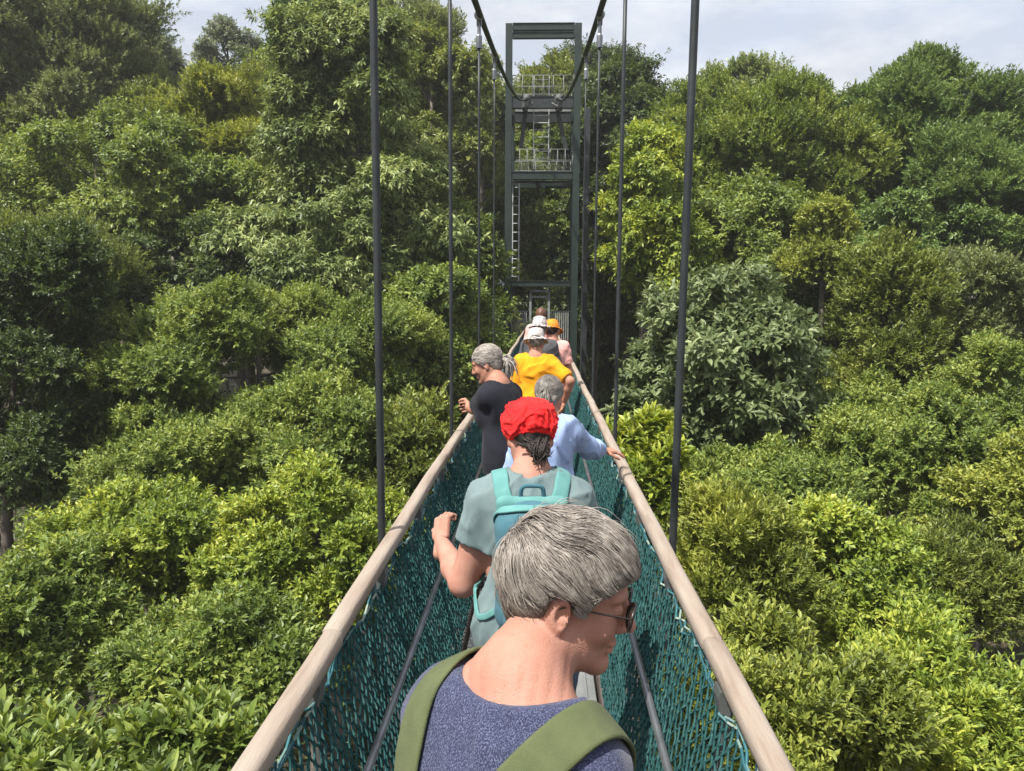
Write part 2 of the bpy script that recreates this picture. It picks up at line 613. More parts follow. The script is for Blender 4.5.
# landing with gate frame and pale railing beyond the bridge end
mb = MB()
mb.box(((tx[0] + tx[1]) / 2, TY + 2.4, deck_z(TY) - 0.1), (tx[1] - tx[0] + 0.3, 4.6, 0.12), bevel=0.01)
mb.build('landing', m_deck, tower)
zl = deck_z(TY)
gx0, gx1 = at(530.5, 300, TY + 0.2)[0], at(549, 300, TY + 0.2)[0]
mb = MB()
for x in (gx0, gx1):
    mb.beam((x, TY + 0.2, zl), (x, TY + 0.2, zp(291)), 0.09, 0.09, up=(0, 1, 0), bevel=0.006)
mb.beam((gx0 - 0.04, TY + 0.2, zp(291)), (gx1 + 0.04, TY + 0.2, zp(291)), 0.09, 0.09, bevel=0.006)
mb.beam((gx0 + 0.04, TY + 0.2, zp(297)), (gx1 - 0.04, TY + 0.2, zp(297)), 0.05, 0.09, bevel=0.006)
mb.build('gate_frame', m_muted, tower)
for (a, b) in ((tx[0] + 0.15, gx0 - 0.1), (gx1 + 0.1, tx[1] - 0.15)):
    mb = MB()
    z0, z1 = zl + 0.05, zp(311)
    for x in np.arange(a, b, 0.085):
        mb.box((x, TY + 0.35, (z0 + z1) / 2), (0.045, 0.012, z1 - z0))
    mb.box(((a + b) / 2, TY + 0.38, z1 - 0.02), (b - a, 0.04, 0.05))
    mb.box(((a + b) / 2, TY + 0.38, z0 + 0.05), (b - a, 0.04, 0.05))
    mb.build('pale_railing', m_muted, tower)
# ------------------------------------------------------------------ terrain
def ground_z(x, y):
    x, y = np.asarray(x, float), np.asarray(y, float)
    side = np.maximum(np.abs(x) - 6, 0)
    far = np.maximum(y - 36, 0)
    near = np.maximum(-y + 2, 0)
    z = -15.5 + 10.0 * (1 - np.exp(-side / 30.0)) + 7.0 * (1 - np.exp(-far / 30.0)) + 5 * (1 - np.exp(-near / 20.0))
    return z + 0.5 * np.sin(x * 0.21 + 1.3) * np.cos(y * 0.17) + 0.25 * np.sin(x * 0.63) * np.sin(y * 0.57 + 2)


m_soil = surf_mat('leaf_litter_soil', [(0.3, (0.035, 0.028, 0.018)), (0.6, (0.06, 0.05, 0.03)), (0.8, (0.045, 0.06, 0.025))], 1.5, 0.9, bump=0.6, bscale=6, detail=8)
gx = np.concatenate([np.linspace(-1500, -80, 14)[:-1], np.linspace(-80, 80, 81), np.linspace(80, 1500, 14)[1:]])
gy = np.concatenate([np.linspace(-400, -40, 6)[:-1], np.linspace(-40, 120, 81), np.linspace(120, 2200, 16)[1:]])
GX, GY = np.meshgrid(gx, gy, indexing='ij')
V = np.stack([GX, GY, ground_z(GX, GY)], -1).reshape(-1, 3)
a = np.arange(len(gx) - 1)[:, None] * len(gy) + np.arange(len(gy) - 1)[None]
a = a.ravel()
Q = np.stack([a, a + len(gy), a + len(gy) + 1, a + 1], 1)
g = mesh_obj('ground', V, Q, [], m_soil)
tag(g, kind='structure')

m_bark = surf_mat('grey_brown_bark', [(0.3, (0.06, 0.05, 0.04)), (0.7, (0.15, 0.13, 0.11))], 3, 0.9, bump=0.9, bscale=14, stretch=(3, 3, 0.6))


def leaves_to_mesh(mb, base, axis, nrm, L, Wd, fold=0.12, bend=0.10, fancy=False):
    side = unit(np.cross(axis, nrm))
    nrm = np.cross(side, axis)
    L, Wd = L[:, None], Wd[:, None]
    n = len(base)
    if not fancy:
        v1 = base + axis * L * 0.42 + side * Wd * 0.5 + nrm * Wd * fold
        v3 = base + axis * L * 0.42 - side * Wd * 0.5 + nrm * Wd * fold
        v2 = base + axis * L * 0.98 - nrm * bend * L
        V = np.stack([base, v1, v2, v3], 1).reshape(-1, 3)
        mb.add(V, np.arange(n * 4).reshape(-1, 4))
        return
    m = base + axis * L * 0.52 - nrm * Wd * 0.06
    tip = base + axis * L - nrm * bend * L * 1.6
    l1 = base + axis * L * 0.24 + side * Wd * 0.40 + nrm * Wd * fold
    l2 = base + axis * L * 0.64 + side * Wd * 0.46 + nrm * Wd * (fold - 0.08)
    r1 = base + axis * L * 0.24 - side * Wd * 0.40 + nrm * Wd * fold
    r2 = base + axis * L * 0.64 - side * Wd * 0.46 + nrm * Wd * (fold - 0.08)
    V = np.stack([base, m, tip, l1, l2, r1, r2], 1).reshape(-1, 3)
    o = (np.arange(n) * 7)[:, None]
    q = np.concatenate([o + np.array([[0, 1, 4, 3]]), o + np.array([[0, 5, 6, 1]])])
    t = np.concatenate([o + np.array([[1, 2, 4]]), o + np.array([[1, 6, 2]])])
    mb.add(V, q, t)


# leaf length, width ratio, leaves per sprig, sprig length / leaf length, spread, droop, upward bias, lobe size, fancy
STYLE = {
    'small':   dict(L=0.105, wr=0.50, npl=11, sl=2.2, spread=1.00, droop=0.15, up=0.45, lobe=0.36, lai=2.5),
    'broad':   dict(L=0.185, wr=0.46, npl=9, sl=1.4, spread=1.10, droop=0.45, up=0.30, lobe=0.34, lai=2.4),
    'hang':    dict(L=0.235, wr=0.36, npl=11, sl=1.3, spread=1.00, droop=0.85, up=0.40, lobe=0.30, lai=2.5),
    'silver':  dict(L=0.23, wr=0.42, npl=10, sl=1.2, spread=1.15, droop=0.20, up=0.35, lobe=0.33, lai=2.2),
    'feather': dict(L=0.15, wr=0.42, npl=13, sl=2.4, spread=0.80, droop=0.10, up=0.55, lobe=0.30, lai=2.4),
    'rosette': dict(L=0.21, wr=0.33, npl=13, sl=0.9, spread=0.80, droop=0.10, up=0.85, lobe=0.42, lai=2.2),
    'shoots':  dict(L=0.108, wr=0.36, npl=13, sl=2.9, spread=0.75, droop=0.10, up=0.75, lobe=0.40, lai=2.3),
}


def crown_mesh(mb, rng, Cn, R, st, shape='round', depth=20.0, dens=1.0, gap=0.0):
    p = STYLE[st]
    Cn, R = np.asarray(Cn, float), np.asarray(R, float)
    L0 = max(p['L'], 3.7 * depth / F_PX)
    Rm = R.mean()
    lr = p['lobe'] * Rm
    lr = min(max(lr, 0.45), 1.5)
    # big limbs carry sub-crowns; each sub-crown is a cluster of leafy lobes of uneven size
    area = 4 * np.pi * (((R[0] * R[1]) ** 1.6 + (R[0] * R[2]) ** 1.6 + (R[1] * R[2]) ** 1.6) / 3) ** (1 / 1.6)
    sub = 0.46 * Rm if shape != 'cone' else 0.34 * Rm
    sub = max(sub, 0.9 * lr)
    n = int(np.clip(area / (np.pi * sub * sub) * 0.62, 5, 34))
    i = np.arange(n) + 0.5
    zz = 1 - 1.70 * i / n
    ph = i * 2.399963 + rng.uniform(0, 6.28) + rng.normal(0, 0.30, n)
    zz = np.clip(zz + rng.normal(0, 0.10, n), -0.8, 1.0)
    if shape == 'cone':
        rad = np.clip(1.02 - (zz + 0.8) / 1.8, 0.02, 1) ** 0.75
    elif shape == 'egg':
        rad = np.sqrt(np.clip(1 - zz * zz, 0.01, 1)) * (1 - 0.28 * zz)
    elif shape == 'flat':
        rad = np.clip(1 - np.abs(zz) ** 3, 0.03, 1) ** 0.5
    else:
        rad = np.sqrt(np.clip(1 - zz * zz, 0.01, 1))
    D0 = np.stack([rad * np.cos(ph), rad * np.sin(ph), zz], 1)
    sr = sub * rng.uniform(0.60, 1.25, n)
    in_f = np.clip(1 - sr[:, None] / R[None] * 0.92, 0.12, 0.9) * rng.uniform(0.80, 1.22, (n, 1))
    SC = Cn + D0 * R * in_f
    Pn, D, Lr = [], [], []
    for j in range(n):
        l0 = min(lr, 0.62 * sr[j]) * 0.60
        mm = int(np.clip(2.9 * np.pi * sr[j] ** 2 / (np.pi * l0 * l0) * 0.66, 6, 60))
        dd = unit(rng.normal(0, 1, (mm, 3)) + D0[j] * 0.75 + np.array([0, 0, 0.55]))
        rl = l0 * rng.uniform(0.45, 1.45, mm)
        Pn.append(SC[j] + dd * np.array([1, 1, 0.82]) * (np.maximum(sr[j] - rl * 0.75, 0.15) * rng.uniform(0.66, 1.24, mm))[:, None])
        D.append(unit(dd + D0[j] * 0.5))
        Lr.append(rl)
    Pn, D, Lr = np.concatenate(Pn), np.concatenate(D), np.concatenate(Lr)
    n = len(Pn)
    if gap > 0:
        keep = rng.random(n) > gap
        Pn, D, Lr = Pn[keep], D[keep], Lr[keep]
        n = len(Pn)
    lobe_centres = Pn
    # sprigs
    leafA = 0.5 * L0 * L0 * p['wr']
    ns = np.maximum((2.6 * np.pi * Lr ** 2 * p['lai'] * dens / (p['npl'] * leafA)), 6).astype(int)
    tot = ns.sum()
    cap = 38000
    if tot > cap:
        ns = np.maximum((ns * cap / tot).astype(int), 4)
        L0 = L0 * math.sqrt(min(tot / cap, 1.7))
    idx = np.repeat(np.arange(n), ns)
    m = len(idx)
    u = unit(rng.normal(0, 1, (m, 3)) + D[idx] * 0.60 + np.array([0, 0, 0.12 + p['up'] * 0.7]))
    squash = np.array([1.0, 1.0, 0.72])
    rr = Lr[idx] * np.clip(rng.normal(0.90, 0.19, m), 0.35, 1.40)
    shoot = rng.random(m) < 0.07
    rr = np.where(shoot, rr * rng.uniform(1.05, 1.28, m), rr)
    el = rng.uniform(0.0, 1.1, n) ** 2
    sd = unit(D + rng.normal(0, 0.45, (n, 3)) + np.array([0, 0, 0.15]))
    B = Pn[idx] + u * squash * rr[:, None] + sd[idx] * ((u * sd[idx]).sum(1) * rr * el[idx])[:, None]
    ax = unit(u * 0.75 + D[idx] * 0.25 + rng.normal(0, 0.33, (m, 3)) + np.array([0, 0, p['up']]))
    sl = L0 * p['sl'] * rng.uniform(0.7, 1.3, m)
    # leaves round each sprig
    k = p['npl']
    t = (np.arange(k) + 0.5) / k
    az = np.arange(k) * 2.399963
    ref = np.where(np.abs(ax[:, 2:3]) < 0.9, np.array([[0, 0, 1.0]]), np.array([[1.0, 0, 0]]))
    s1 = unit(np.cross(ax, ref))
    s2 = np.cross(ax, s1)
    az = az[None] + rng.uniform(0, 6.28, (m, 1)) + rng.normal(0, 0.25, (m, k))
    radial = s1[:, None] * np.cos(az)[..., None] + s2[:, None] * np.sin(az)[..., None]
    sp = p['spread'] * (1.25 - 0.75 * t)[None] * rng.uniform(0.75, 1.25, (m, k))
    la = ax[:, None] * np.cos(sp)[..., None] + radial * np.sin(sp)[..., None]
    la = unit(la + np.array([0, 0, -1.0]) * p['droop'] * rng.uniform(0.4, 1.3, (m, k))[..., None] + rng.normal(0, 0.12, (m, k, 3)))
    base = B[:, None] + ax[:, None] * (t[None] * sl[:, None])[..., None]
    nr = ax[:, None] + np.array([0, 0, 1.0]) + rng.normal(0, 0.36, (m, k, 3))
    nr = unit(nr - la * (nr * la).sum(-1, keepdims=True))
    L = L0 * rng.uniform(0.62, 1.18, (m, k))
    base, la, nr, L = base.reshape(-1, 3), la.reshape(-1, 3), nr.reshape(-1, 3), L.ravel()
    leaves_to_mesh(mb, base, la, nr, L, L * p['wr'] * rng.uniform(0.8, 1.2, len(L)), fancy=(L0 / depth * F_PX > 8.5))
    return lobe_centres, len(L)


LM = {}


def lmat(key, dark, mid, light, **k):
    LM[key] = leaf_mat('leaves_' + key, dark, mid, light, **k)


lmat('deep', (0.023, 0.037, 0.010), (0.050, 0.083, 0.017), (0.138, 0.179, 0.040), rough=0.46, spec=0.4)  # darkened so hollows between crowns read dark: shade put into the leaf colour
lmat('mid', (0.056, 0.087, 0.016), (0.136, 0.198, 0.035), (0.333, 0.378, 0.082), rough=0.47, spec=0.4)
lmat('bright', (0.080, 0.123, 0.019), (0.193, 0.266, 0.035), (0.452, 0.489, 0.082), rough=0.47, spec=0.4)
lmat('lime', (0.088, 0.118, 0.022), (0.196, 0.240, 0.040), (0.416, 0.435, 0.090))
lmat('olive', (0.060, 0.082, 0.017), (0.136, 0.178, 0.034), (0.305, 0.334, 0.078))
lmat('khaki', (0.066, 0.088, 0.030), (0.140, 0.175, 0.058), (0.28, 0.315, 0.120))
lmat('sage', (0.063, 0.090, 0.024), (0.148, 0.202, 0.057), (0.403, 0.452, 0.172), rough=0.45, spec=0.35)
lmat('silver', (0.055, 0.082, 0.026), (0.130, 0.172, 0.066), (0.30, 0.345, 0.165), rough=0.45, spec=0.35)
lmat('cool', (0.052, 0.092, 0.024), (0.115, 0.180, 0.044), (0.225, 0.315, 0.085))
lmat('dusk', (0.071, 0.090, 0.055), (0.139, 0.175, 0.092), (0.302, 0.321, 0.179))
LEAFN = 0


def tree(px, py, d, hw, hh, st, col, label, shape='round', dens=1.0, gap=0.0, name='rainforest_tree', cat='tree', group=None, ry=None, extra=(), seed=None):
    """A tree with its crown centred on the given sight line d metres ahead, hw x hh pixels across there."""
    global LEAFN
    rng = np.random.default_rng(seed if seed is not None else int(px * 13 + py * 7 + d * 101) % 100003)
    Cn = at(px, py, d)
    R = np.array([hw * d / F_PX, (ry if ry else 0.9 * hw) * d / F_PX, hh * d / F_PX])
    R[2] *= 0.93
    if d < 14:
        R *= 0.97
    elif py - hh > 110 and shape == 'round':
        R *= np.array([1.14, 1.14, 1.06])
    gz = float(ground_z(Cn[0], Cn[1]))
    t = thing(name, label, cat, (Cn[0], Cn[1], gz), group)
    mb = MB()
    lob, n = crown_mesh(mb, rng, Cn, R, st, shape, d, dens, gap)
    LEAFN += n
    for (dx, dy, ew, eh) in extra:                       # side limbs of the same crown
        Ce = at(px + dx, py + dy, d - 0.3)
        l2, n = crown_mesh(mb, rng, Ce, np.array([ew, 0.9 * ew, eh]) * d / F_PX, st, 'round', d, dens, gap)
        lob = np.concatenate([lob, l2])
        LEAFN += n
    mb.build('crown', LM[col], t)
    tb = MB()
    top = Cn + np.array([0, 0, R[2] * 0.55])
    h = top[2] - gz
    r0 = float(np.clip(0.022 * h, 0.06, 0.42))
    zz = np.linspace(0, 1, 9)
    wob = rng.normal(0, 0.02 * h, (2,))
    path = np.stack([Cn[0] + wob[0] * np.sin(zz * 3.1), Cn[1] + wob[1] * np.sin(zz * 2.5), gz - 0.3 + (h + 0.3) * zz], 1)
    tb.tube(path, r0 * (1.0 - 0.86 * zz) * (1 + 0.6 * np.exp(-zz * 14)), 8)
    pick = rng.permutation(len(lob))[:min(16, len(lob))]
    for j in pick:
        e = lob[j]
        f = np.clip((e[2] - gz - 0.35 * np.linalg.norm(e[:2] - Cn[:2])) / h, 0.3, 0.96)
        a0 = np.array([np.interp(f, zz, path[:, c]) for c in range(3)])
        mid = (a0 + e) / 2 + rng.normal(0, 0.06, 3) * np.linalg.norm(e - a0) - np.array([0, 0, 0.05]) * np.linalg.norm(e - a0)
        rb = r0 * (1.0 - 0.86 * f) * 0.6
        tb.tube([a0, mid, e], [rb, rb * 0.6, rb * 0.25], 5)
    tb.build('trunk', m_bark, t, smooth=True)
    return t


exec_trees = True
T = tree
# ---- left side, near to far
T(110, 800, 7.4, 150, 92, 'rosette', 'mid', 'broad leaved treetop with long upright leaves at bottom left edge', name='broad_leaved_tree')
T(28, 640, 10.6, 95, 100, 'small', 'mid', 'small leaved bush crown low on left, nearest the left picture edge', name='bush')
T(225, 672, 10.2, 105, 74, 'small', 'mid', 'small leaved bush crown between the long leaved treetop and left handrail', name='bush', dens=1.1)
T(150, 560, 13.0, 100, 84, 'small', 'bright', 'light green bushy crown below the dark creeper clad tree on left', name='bush')
T(318, 560, 12.6, 92, 96, 'small', 'bright', 'lumpy light green crown left of the near left hanger foot', name='bush', extra=((-70, 20, 50, 50),))
T(395, 500, 16.5, 70, 100, 'feather', 'olive', 'yellowish feathery crown behind the nearest left hanger', name='bush', dens=1.0)
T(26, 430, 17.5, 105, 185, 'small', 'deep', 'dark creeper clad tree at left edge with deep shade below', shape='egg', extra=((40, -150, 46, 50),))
T(215, 470, 17.8, 110, 74, 'small', 'mid', 'dark green lumpy crown under the rounded dome tree on left', name='bush')
T(318, 455, 16.8, 80, 66, 'small', 'mid', 'low rounded crown right of and below the dome shaped tree', name='bush')
T(258, 385, 20.0, 128, 112, 'small', 'mid', 'large dome shaped tree of small leaves at left centre', dens=1.15)
T(52, 300, 23.0, 92, 80, 'shoots', 'olive', 'tree with yellow green young shoots at left edge', seed=5)
T(100, 205, 28.0, 105, 96, 'broad', 'mid', 'dense broad leaved tree below the tall hazy crown on far left')
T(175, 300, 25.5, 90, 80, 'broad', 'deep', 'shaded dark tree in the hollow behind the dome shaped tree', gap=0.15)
T(205, 215, 29.5, 95, 84, 'broad', 'mid', 'spreading broad leaved tree left of the tall cone tree', gap=0.25)
T(240, 142, 32.0, 76, 62, 'feather', 'lime', 'bright yellow green crown below the sky gap on left', shape='flat')
T(190, 165, 33.5, 90, 80, 'feather', 'olive', 'olive crown beside the bright yellow green one on left')
T(352, 205, 27.0, 112, 215, 'hang', 'sage', 'tall cone shaped tree with hanging pale leaves left of the tower', shape='cone', dens=1.1, extra=((-20, 60, 105, 110), (48, 120, 80, 90), (-38, -90, 38, 46)))
T(432, 355, 24.0, 66, 84, 'broad', 'mid', 'glossy leaved tree below the cone tree, left of the bridge end', extra=((20, 30, 50, 60),))
T(432, 158, 35.0, 52, 138, 'hang', 'olive', 'slender olive tree between cone tree and tower', shape='egg')
T(455, 285, 28.0, 44, 85, 'broad', 'mid', 'pale leaved tree beside the tower left column', shape='egg')
T(500, 342, 33.0, 22, 26, 'broad', 'lime', 'small sunlit yellow green tree by the left end of the landing', name='small_tree')
T(52, 95, 35.0, 112, 118, 'feather', 'khaki', 'tall hazy greyish tree in the upper left corner', dens=1.1, extra=((66, 76, 48, 48),))
T(20, 190, 31.5, 70, 80, 'small', 'olive', 'olive green crown on left edge under the greyish tree')
T(150, 74, 46.0, 32, 44, 'broad', 'dusk', 'dark distant tree left of the sky gap')
T(228, 66, 50.0, 32, 40, 'broad', 'dusk', 'thin distant tree with sky showing through its crown', gap=0.3)
T(272, 100, 40.0, 38, 42, 'broad', 'mid', 'distant green tree under the sky gap beside cone tree')
T(318, 60, 42.0, 44, 72, 'hang', 'cool', 'bluish green distant tree rising behind the cone tree left flank', shape='egg')
T(408, 80, 38.0, 52, 76, 'feather', 'khaki', 'hazy tall tree right of the cone tree top')
T(474, 108, 46.0, 34, 44, 'feather', 'sage', 'distant pale tree between the second left hanger and tower')
# ---- right side
T(770, 742, 8.0, 118, 112, 'shoots', 'lime', 'bright yellow green shoots of treetop beside the right handrail, lowest', name='young_tree')
T(935, 742, 9.2, 112, 104, 'shoots', 'bright', 'leafy treetop filling the bottom right corner', name='young_tree')
T(735, 580, 11.0, 70, 96, 'shoots', 'lime', 'bright upright treetop beside the nearest right hanger foot', name='young_tree')
T(846, 590, 12.2, 95, 88, 'small', 'bright', 'wide light green crown in the middle of lower right slope', name='bush')
T(940, 600, 13.0, 76, 84, 'shoots', 'olive', 'olive green bushy crown on lower right slope', name='bush')
T(1018, 545, 13.5, 64, 110, 'small', 'lime', 'yellow green crown at the right picture edge, mid height', name='bush')
T(770, 505, 15.5, 92, 52, 'small', 'mid', 'low dark green crown under the silvery leaved tree', name='bush')
T(648, 478, 13.5, 46, 56, 'rosette', 'bright', 'small tree of arching long leaves behind the right handrail', name='small_tree')
T(915, 480, 16.8, 96, 84, 'small', 'mid', 'rounded dark green crown below the pale conical tree', name='bush')
T(1000, 430, 18.5, 60, 84, 'small', 'mid', 'rounded crown near right edge below the tall right trees')
T(715, 388, 18.5, 90, 122, 'silver', 'silver', 'silvery leaved tree behind the right hangers', shape='egg', dens=0.95, extra=((-44, 44, 54, 60), (46, 46, 54, 62)))
T(885, 395, 21.5, 74, 150, 'feather', 'olive', 'pale olive conical tree on the right', shape='cone', dens=1.1, extra=((-10, 40, 70, 80),))
T(965, 335, 23.0, 66, 84, 'feather', 'khaki', 'khaki feathery tree right of the pale olive cone')
T(820, 268, 24.0, 34, 34, 'small', 'lime', 'small round yellow green tree against dark shade on right', name='small_tree', extra=((8, -42, 20, 22),))
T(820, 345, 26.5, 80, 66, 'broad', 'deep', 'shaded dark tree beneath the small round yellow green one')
T(650, 225, 26.5, 50, 96, 'broad', 'bright', 'slim yellow green tree right of the tower', shape='egg', extra=((20, 40, 44, 54),))
T(742, 255, 29.0, 80, 70, 'broad', 'mid', 'leafy tree above the silvery leaved one')
T(715, 172, 33.5, 78, 80, 'feather', 'mid', 'feathery tree behind the nearest right hanger top')
T(796, 180, 33.0, 88, 88, 'feather', 'mid', 'broad mixed green crown at the centre of right skyline', dens=1.1)
T(914, 176, 34.0, 96, 96, 'feather', 'cool', 'big fresh green dome on the right skyline', dens=1.2, extra=((44, 60, 56, 60), (-66, 50, 56, 60), (0, -38, 70, 62)), seed=12)
T(900, 270, 29.0, 70, 70, 'broad', 'cool', 'green tree directly below the big right dome')
T(985, 235, 29.5, 72, 92, 'feather', 'cool', 'tall green tree at right edge under the skyline')
T(1020, 118, 46.0, 18, 34, 'broad', 'dusk', 'distant dark tree at the right edge of the sky', extra=())
T(745, 95, 44.0, 36, 30, 'feather', 'sage', 'thin distant treetop on the skyline left of the broad mixed crown', gap=0.2)
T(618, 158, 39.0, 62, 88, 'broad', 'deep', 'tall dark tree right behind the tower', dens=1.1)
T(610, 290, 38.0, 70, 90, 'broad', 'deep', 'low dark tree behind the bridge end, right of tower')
T(552, 112, 44.0, 34, 50, 'feather', 'olive', 'green treetop seen through the tower top frame')
T(540, 235, 40.0, 50, 84, 'broad', 'mid', 'shaded tree seen through the middle of the tower', gap=0.1)
# ---- the closed forest behind and the shrub layer below: beyond counting
rng = np.random.default_rng(77)
mb = MB()
for k in range(46):
    x = -42 + 84 * (k + 0.5) / 46
    y = 47 + rng.uniform(0, 10) + 0.06 * abs(x)
    top = at(512 + (x / y) * F_PX, {0: 70, 1: 75}.get(k % 2), y)[2]
    skyl = np.interp(512 + (x / y) * F_PX + 29, [0, 130, 170, 200, 240, 300, 420, 500, 600, 660, 720, 800, 900, 1000, 1100], [30, 40, 92, 96, 112, 60, 60, 95, 75, 110, 120, 110, 90, 130, 150])
    zt = float(at(512, skyl, y)[2])
    zb = float(ground_z(x, y))
    hgt = zt - zb
    crown_mesh(mb, rng, (x, y, zb + hgt * 0.55), (2.6, 2.4, hgt * 0.47), 'broad', 'egg', y, 0.8)
tag(mb.build('background_forest', LM['deep'], None), kind='stuff')
mb = MB()
n = 9000
X = rng.uniform(-34, 34, n)
Yv = rng.uniform(3, 62, n)
keep = np.abs(X) < 8 + Yv * 0.75
X, Yv = X[keep], Yv[keep]
P = np.stack([X, Yv, ground_z(X, Yv) + rng.uniform(0.2, 3.2, len(X))], 1)
k = 10
ax = unit(rng.normal(0, 0.5, (len(P), k, 3)) + np.array([0, 0, 0.4]))
la = unit(rng.normal(0, 1, (len(P), k, 3)) + np.array([0, 0, 0.1]))
base = P[:, None] + rng.normal(0, 0.35, (len(P), k, 3))
nr = unit(np.array([0, 0, 1.0]) + rng.normal(0, 0.4, (len(P), k, 3)))
nr = unit(nr - la * (nr * la).sum(-1, keepdims=True))
L = rng.uniform(0.25, 0.5, len(P) * k)
leaves_to_mesh(mb, base.reshape(-1, 3), la.reshape(-1, 3), nr.reshape(-1, 3), L, L * 0.42)
tag(mb.build('undergrowth', LM['deep'], None), kind='stuff')
print('LEAVES', LEAFN)
# ------------------------------------------------------------------ solid modelling by distance fields
def smin(a, b, k):
    if k <= 0:
        return np.minimum(a, b)
    h = np.maximum(k - np.abs(a - b), 0.0) / k
    return np.minimum(a, b) - h * h * k * 0.25


class SDF:
    def __init__(self):
        self.p = []

    def cone(self, a, b, r1, r2, k=0.02, op='u'):
        a, b = np.asarray(a, float), np.asarray(b, float)
        ba = b - a
        bb = float(ba @ ba) + 1e-12

        def f(X, Y, Z):
            h = np.clip(((X - a[0]) * ba[0] + (Y - a[1]) * ba[1] + (Z - a[2]) * ba[2]) / bb, 0, 1)
            dx, dy, dz = X - a[0] - ba[0] * h, Y - a[1] - ba[1] * h, Z - a[2] - ba[2] * h
            return np.sqrt(dx * dx + dy * dy + dz * dz) - (r1 + (r2 - r1) * h)
        r = max(r1, r2)
        self.p.append((f, np.minimum(a, b) - r, np.maximum(a, b) + r, k, op))
        return self

    def ell(self, c, r, M=None, k=0.02, op='u'):
        c, r = np.asarray(c, float), np.asarray(r, float)
        M = np.eye(3) if M is None else np.asarray(M, float)       # rows = local axes

        def f(X, Y, Z):
            dx, dy, dz = X - c[0], Y - c[1], Z - c[2]
            u = [M[i][0] * dx + M[i][1] * dy + M[i][2] * dz for i in range(3)]
            k0 = np.sqrt(sum((u[i] / r[i]) ** 2 for i in range(3)))
            k1 = np.sqrt(sum((u[i] / r[i] ** 2) ** 2 for i in range(3)))
            return k0 * (k0 - 1.0) / np.maximum(k1, 1e-6)
        R = np.sqrt(((M * r[:, None]) ** 2).sum(0))
        self.p.append((f, c - R, c + R, k, op))
        return self

    def rbox(self, c, h, rad, M=None, k=0.02, op='u'):
        c, h = np.asarray(c, float), np.asarray(h, float)
        M = np.eye(3) if M is None else np.asarray(M, float)

        def f(X, Y, Z):
            dx, dy, dz = X - c[0], Y - c[1], Z - c[2]
            q = [np.abs(M[i][0] * dx + M[i][1] * dy + M[i][2] * dz) - (h[i] - rad) for i in range(3)]
            o = np.sqrt(sum(np.maximum(v, 0) ** 2 for v in q))
            return o + np.minimum(np.maximum(q[0], np.maximum(q[1], q[2])), 0) - rad
        R = np.abs(M * h[:, None]).sum(0)
        self.p.append((f, c - R, c + R, k, op))
        return self

    def plane(self, c, n, op='i', k=0.0):
        """Keep the side the normal points away from."""
        c, n = np.asarray(c, float), unit(n)
        self.p.append((lambda X, Y, Z: (X - c[0]) * n[0] + (Y - c[1]) * n[1] + (Z - c[2]) * n[2], None, None, k, op))
        return self

    def func(self, f, op='i', k=0.0):
        self.p.append((f, None, None, k, op))
        return self

    def minus(self, other, grow=0.002):
        self.p.append((lambda X, Y, Z: other.eval(X, Y, Z) - grow, None, None, 0.0, 's'))
        return self

    def bounds(self):
        L = [p for p in self.p if p[1] is not None and p[4] == 'u']
        return np.min([p[1] for p in L], 0), np.max([p[2] for p in L], 0)

    @staticmethod
    def comb(f, d, k, op):
        if op == 'u':
            return smin(f, d, k)
        if op == 's':
            return -smin(-f, d, k)
        if op == 'i':
            return -smin(-f, -d, k)
        return f + d                                                # 'd': displacement

    def eval(self, X, Y, Z):
        f = np.full(np.broadcast(X, Y, Z).shape, 1.0)
        for (fn, lo, hi, k, op) in self.p:
            f = self.comb(f, fn(X, Y, Z), k, op)
        return f

    def grid(self, xs, ys, zs):
        f = np.full((len(xs), len(ys), len(zs)), 1.0, dtype=np.float32)
        for (fn, lo, hi, k, op) in self.p:
            if lo is None:
                sl = (slice(None),) * 3
            else:
                m = k + 0.05
                sl = tuple(slice(np.searchsorted(ax, lo[i] - m), np.searchsorted(ax, hi[i] + m)) for i, ax in enumerate((xs, ys, zs)))
            X, Y, Z = xs[sl[0]][:, None, None], ys[sl[1]][None, :, None], zs[sl[2]][None, None, :]
            if X.size == 0 or Y.size == 0 or Z.size == 0:
                continue
            f[sl] = self.comb(f[sl], fn(X, Y, Z), k, op)
        return f


def axis(lo, hi, step, fine=()):
    """Grid coordinates with a finer step inside the given ranges [(a, b, step)]."""
    out, x = [lo], lo
    while x < hi:
        st = step
        for (a, b, s2) in fine:
            if a - step <= x <= b:
                st = min(st, s2)
        x += st
        out.append(x)
    return np.array(out)


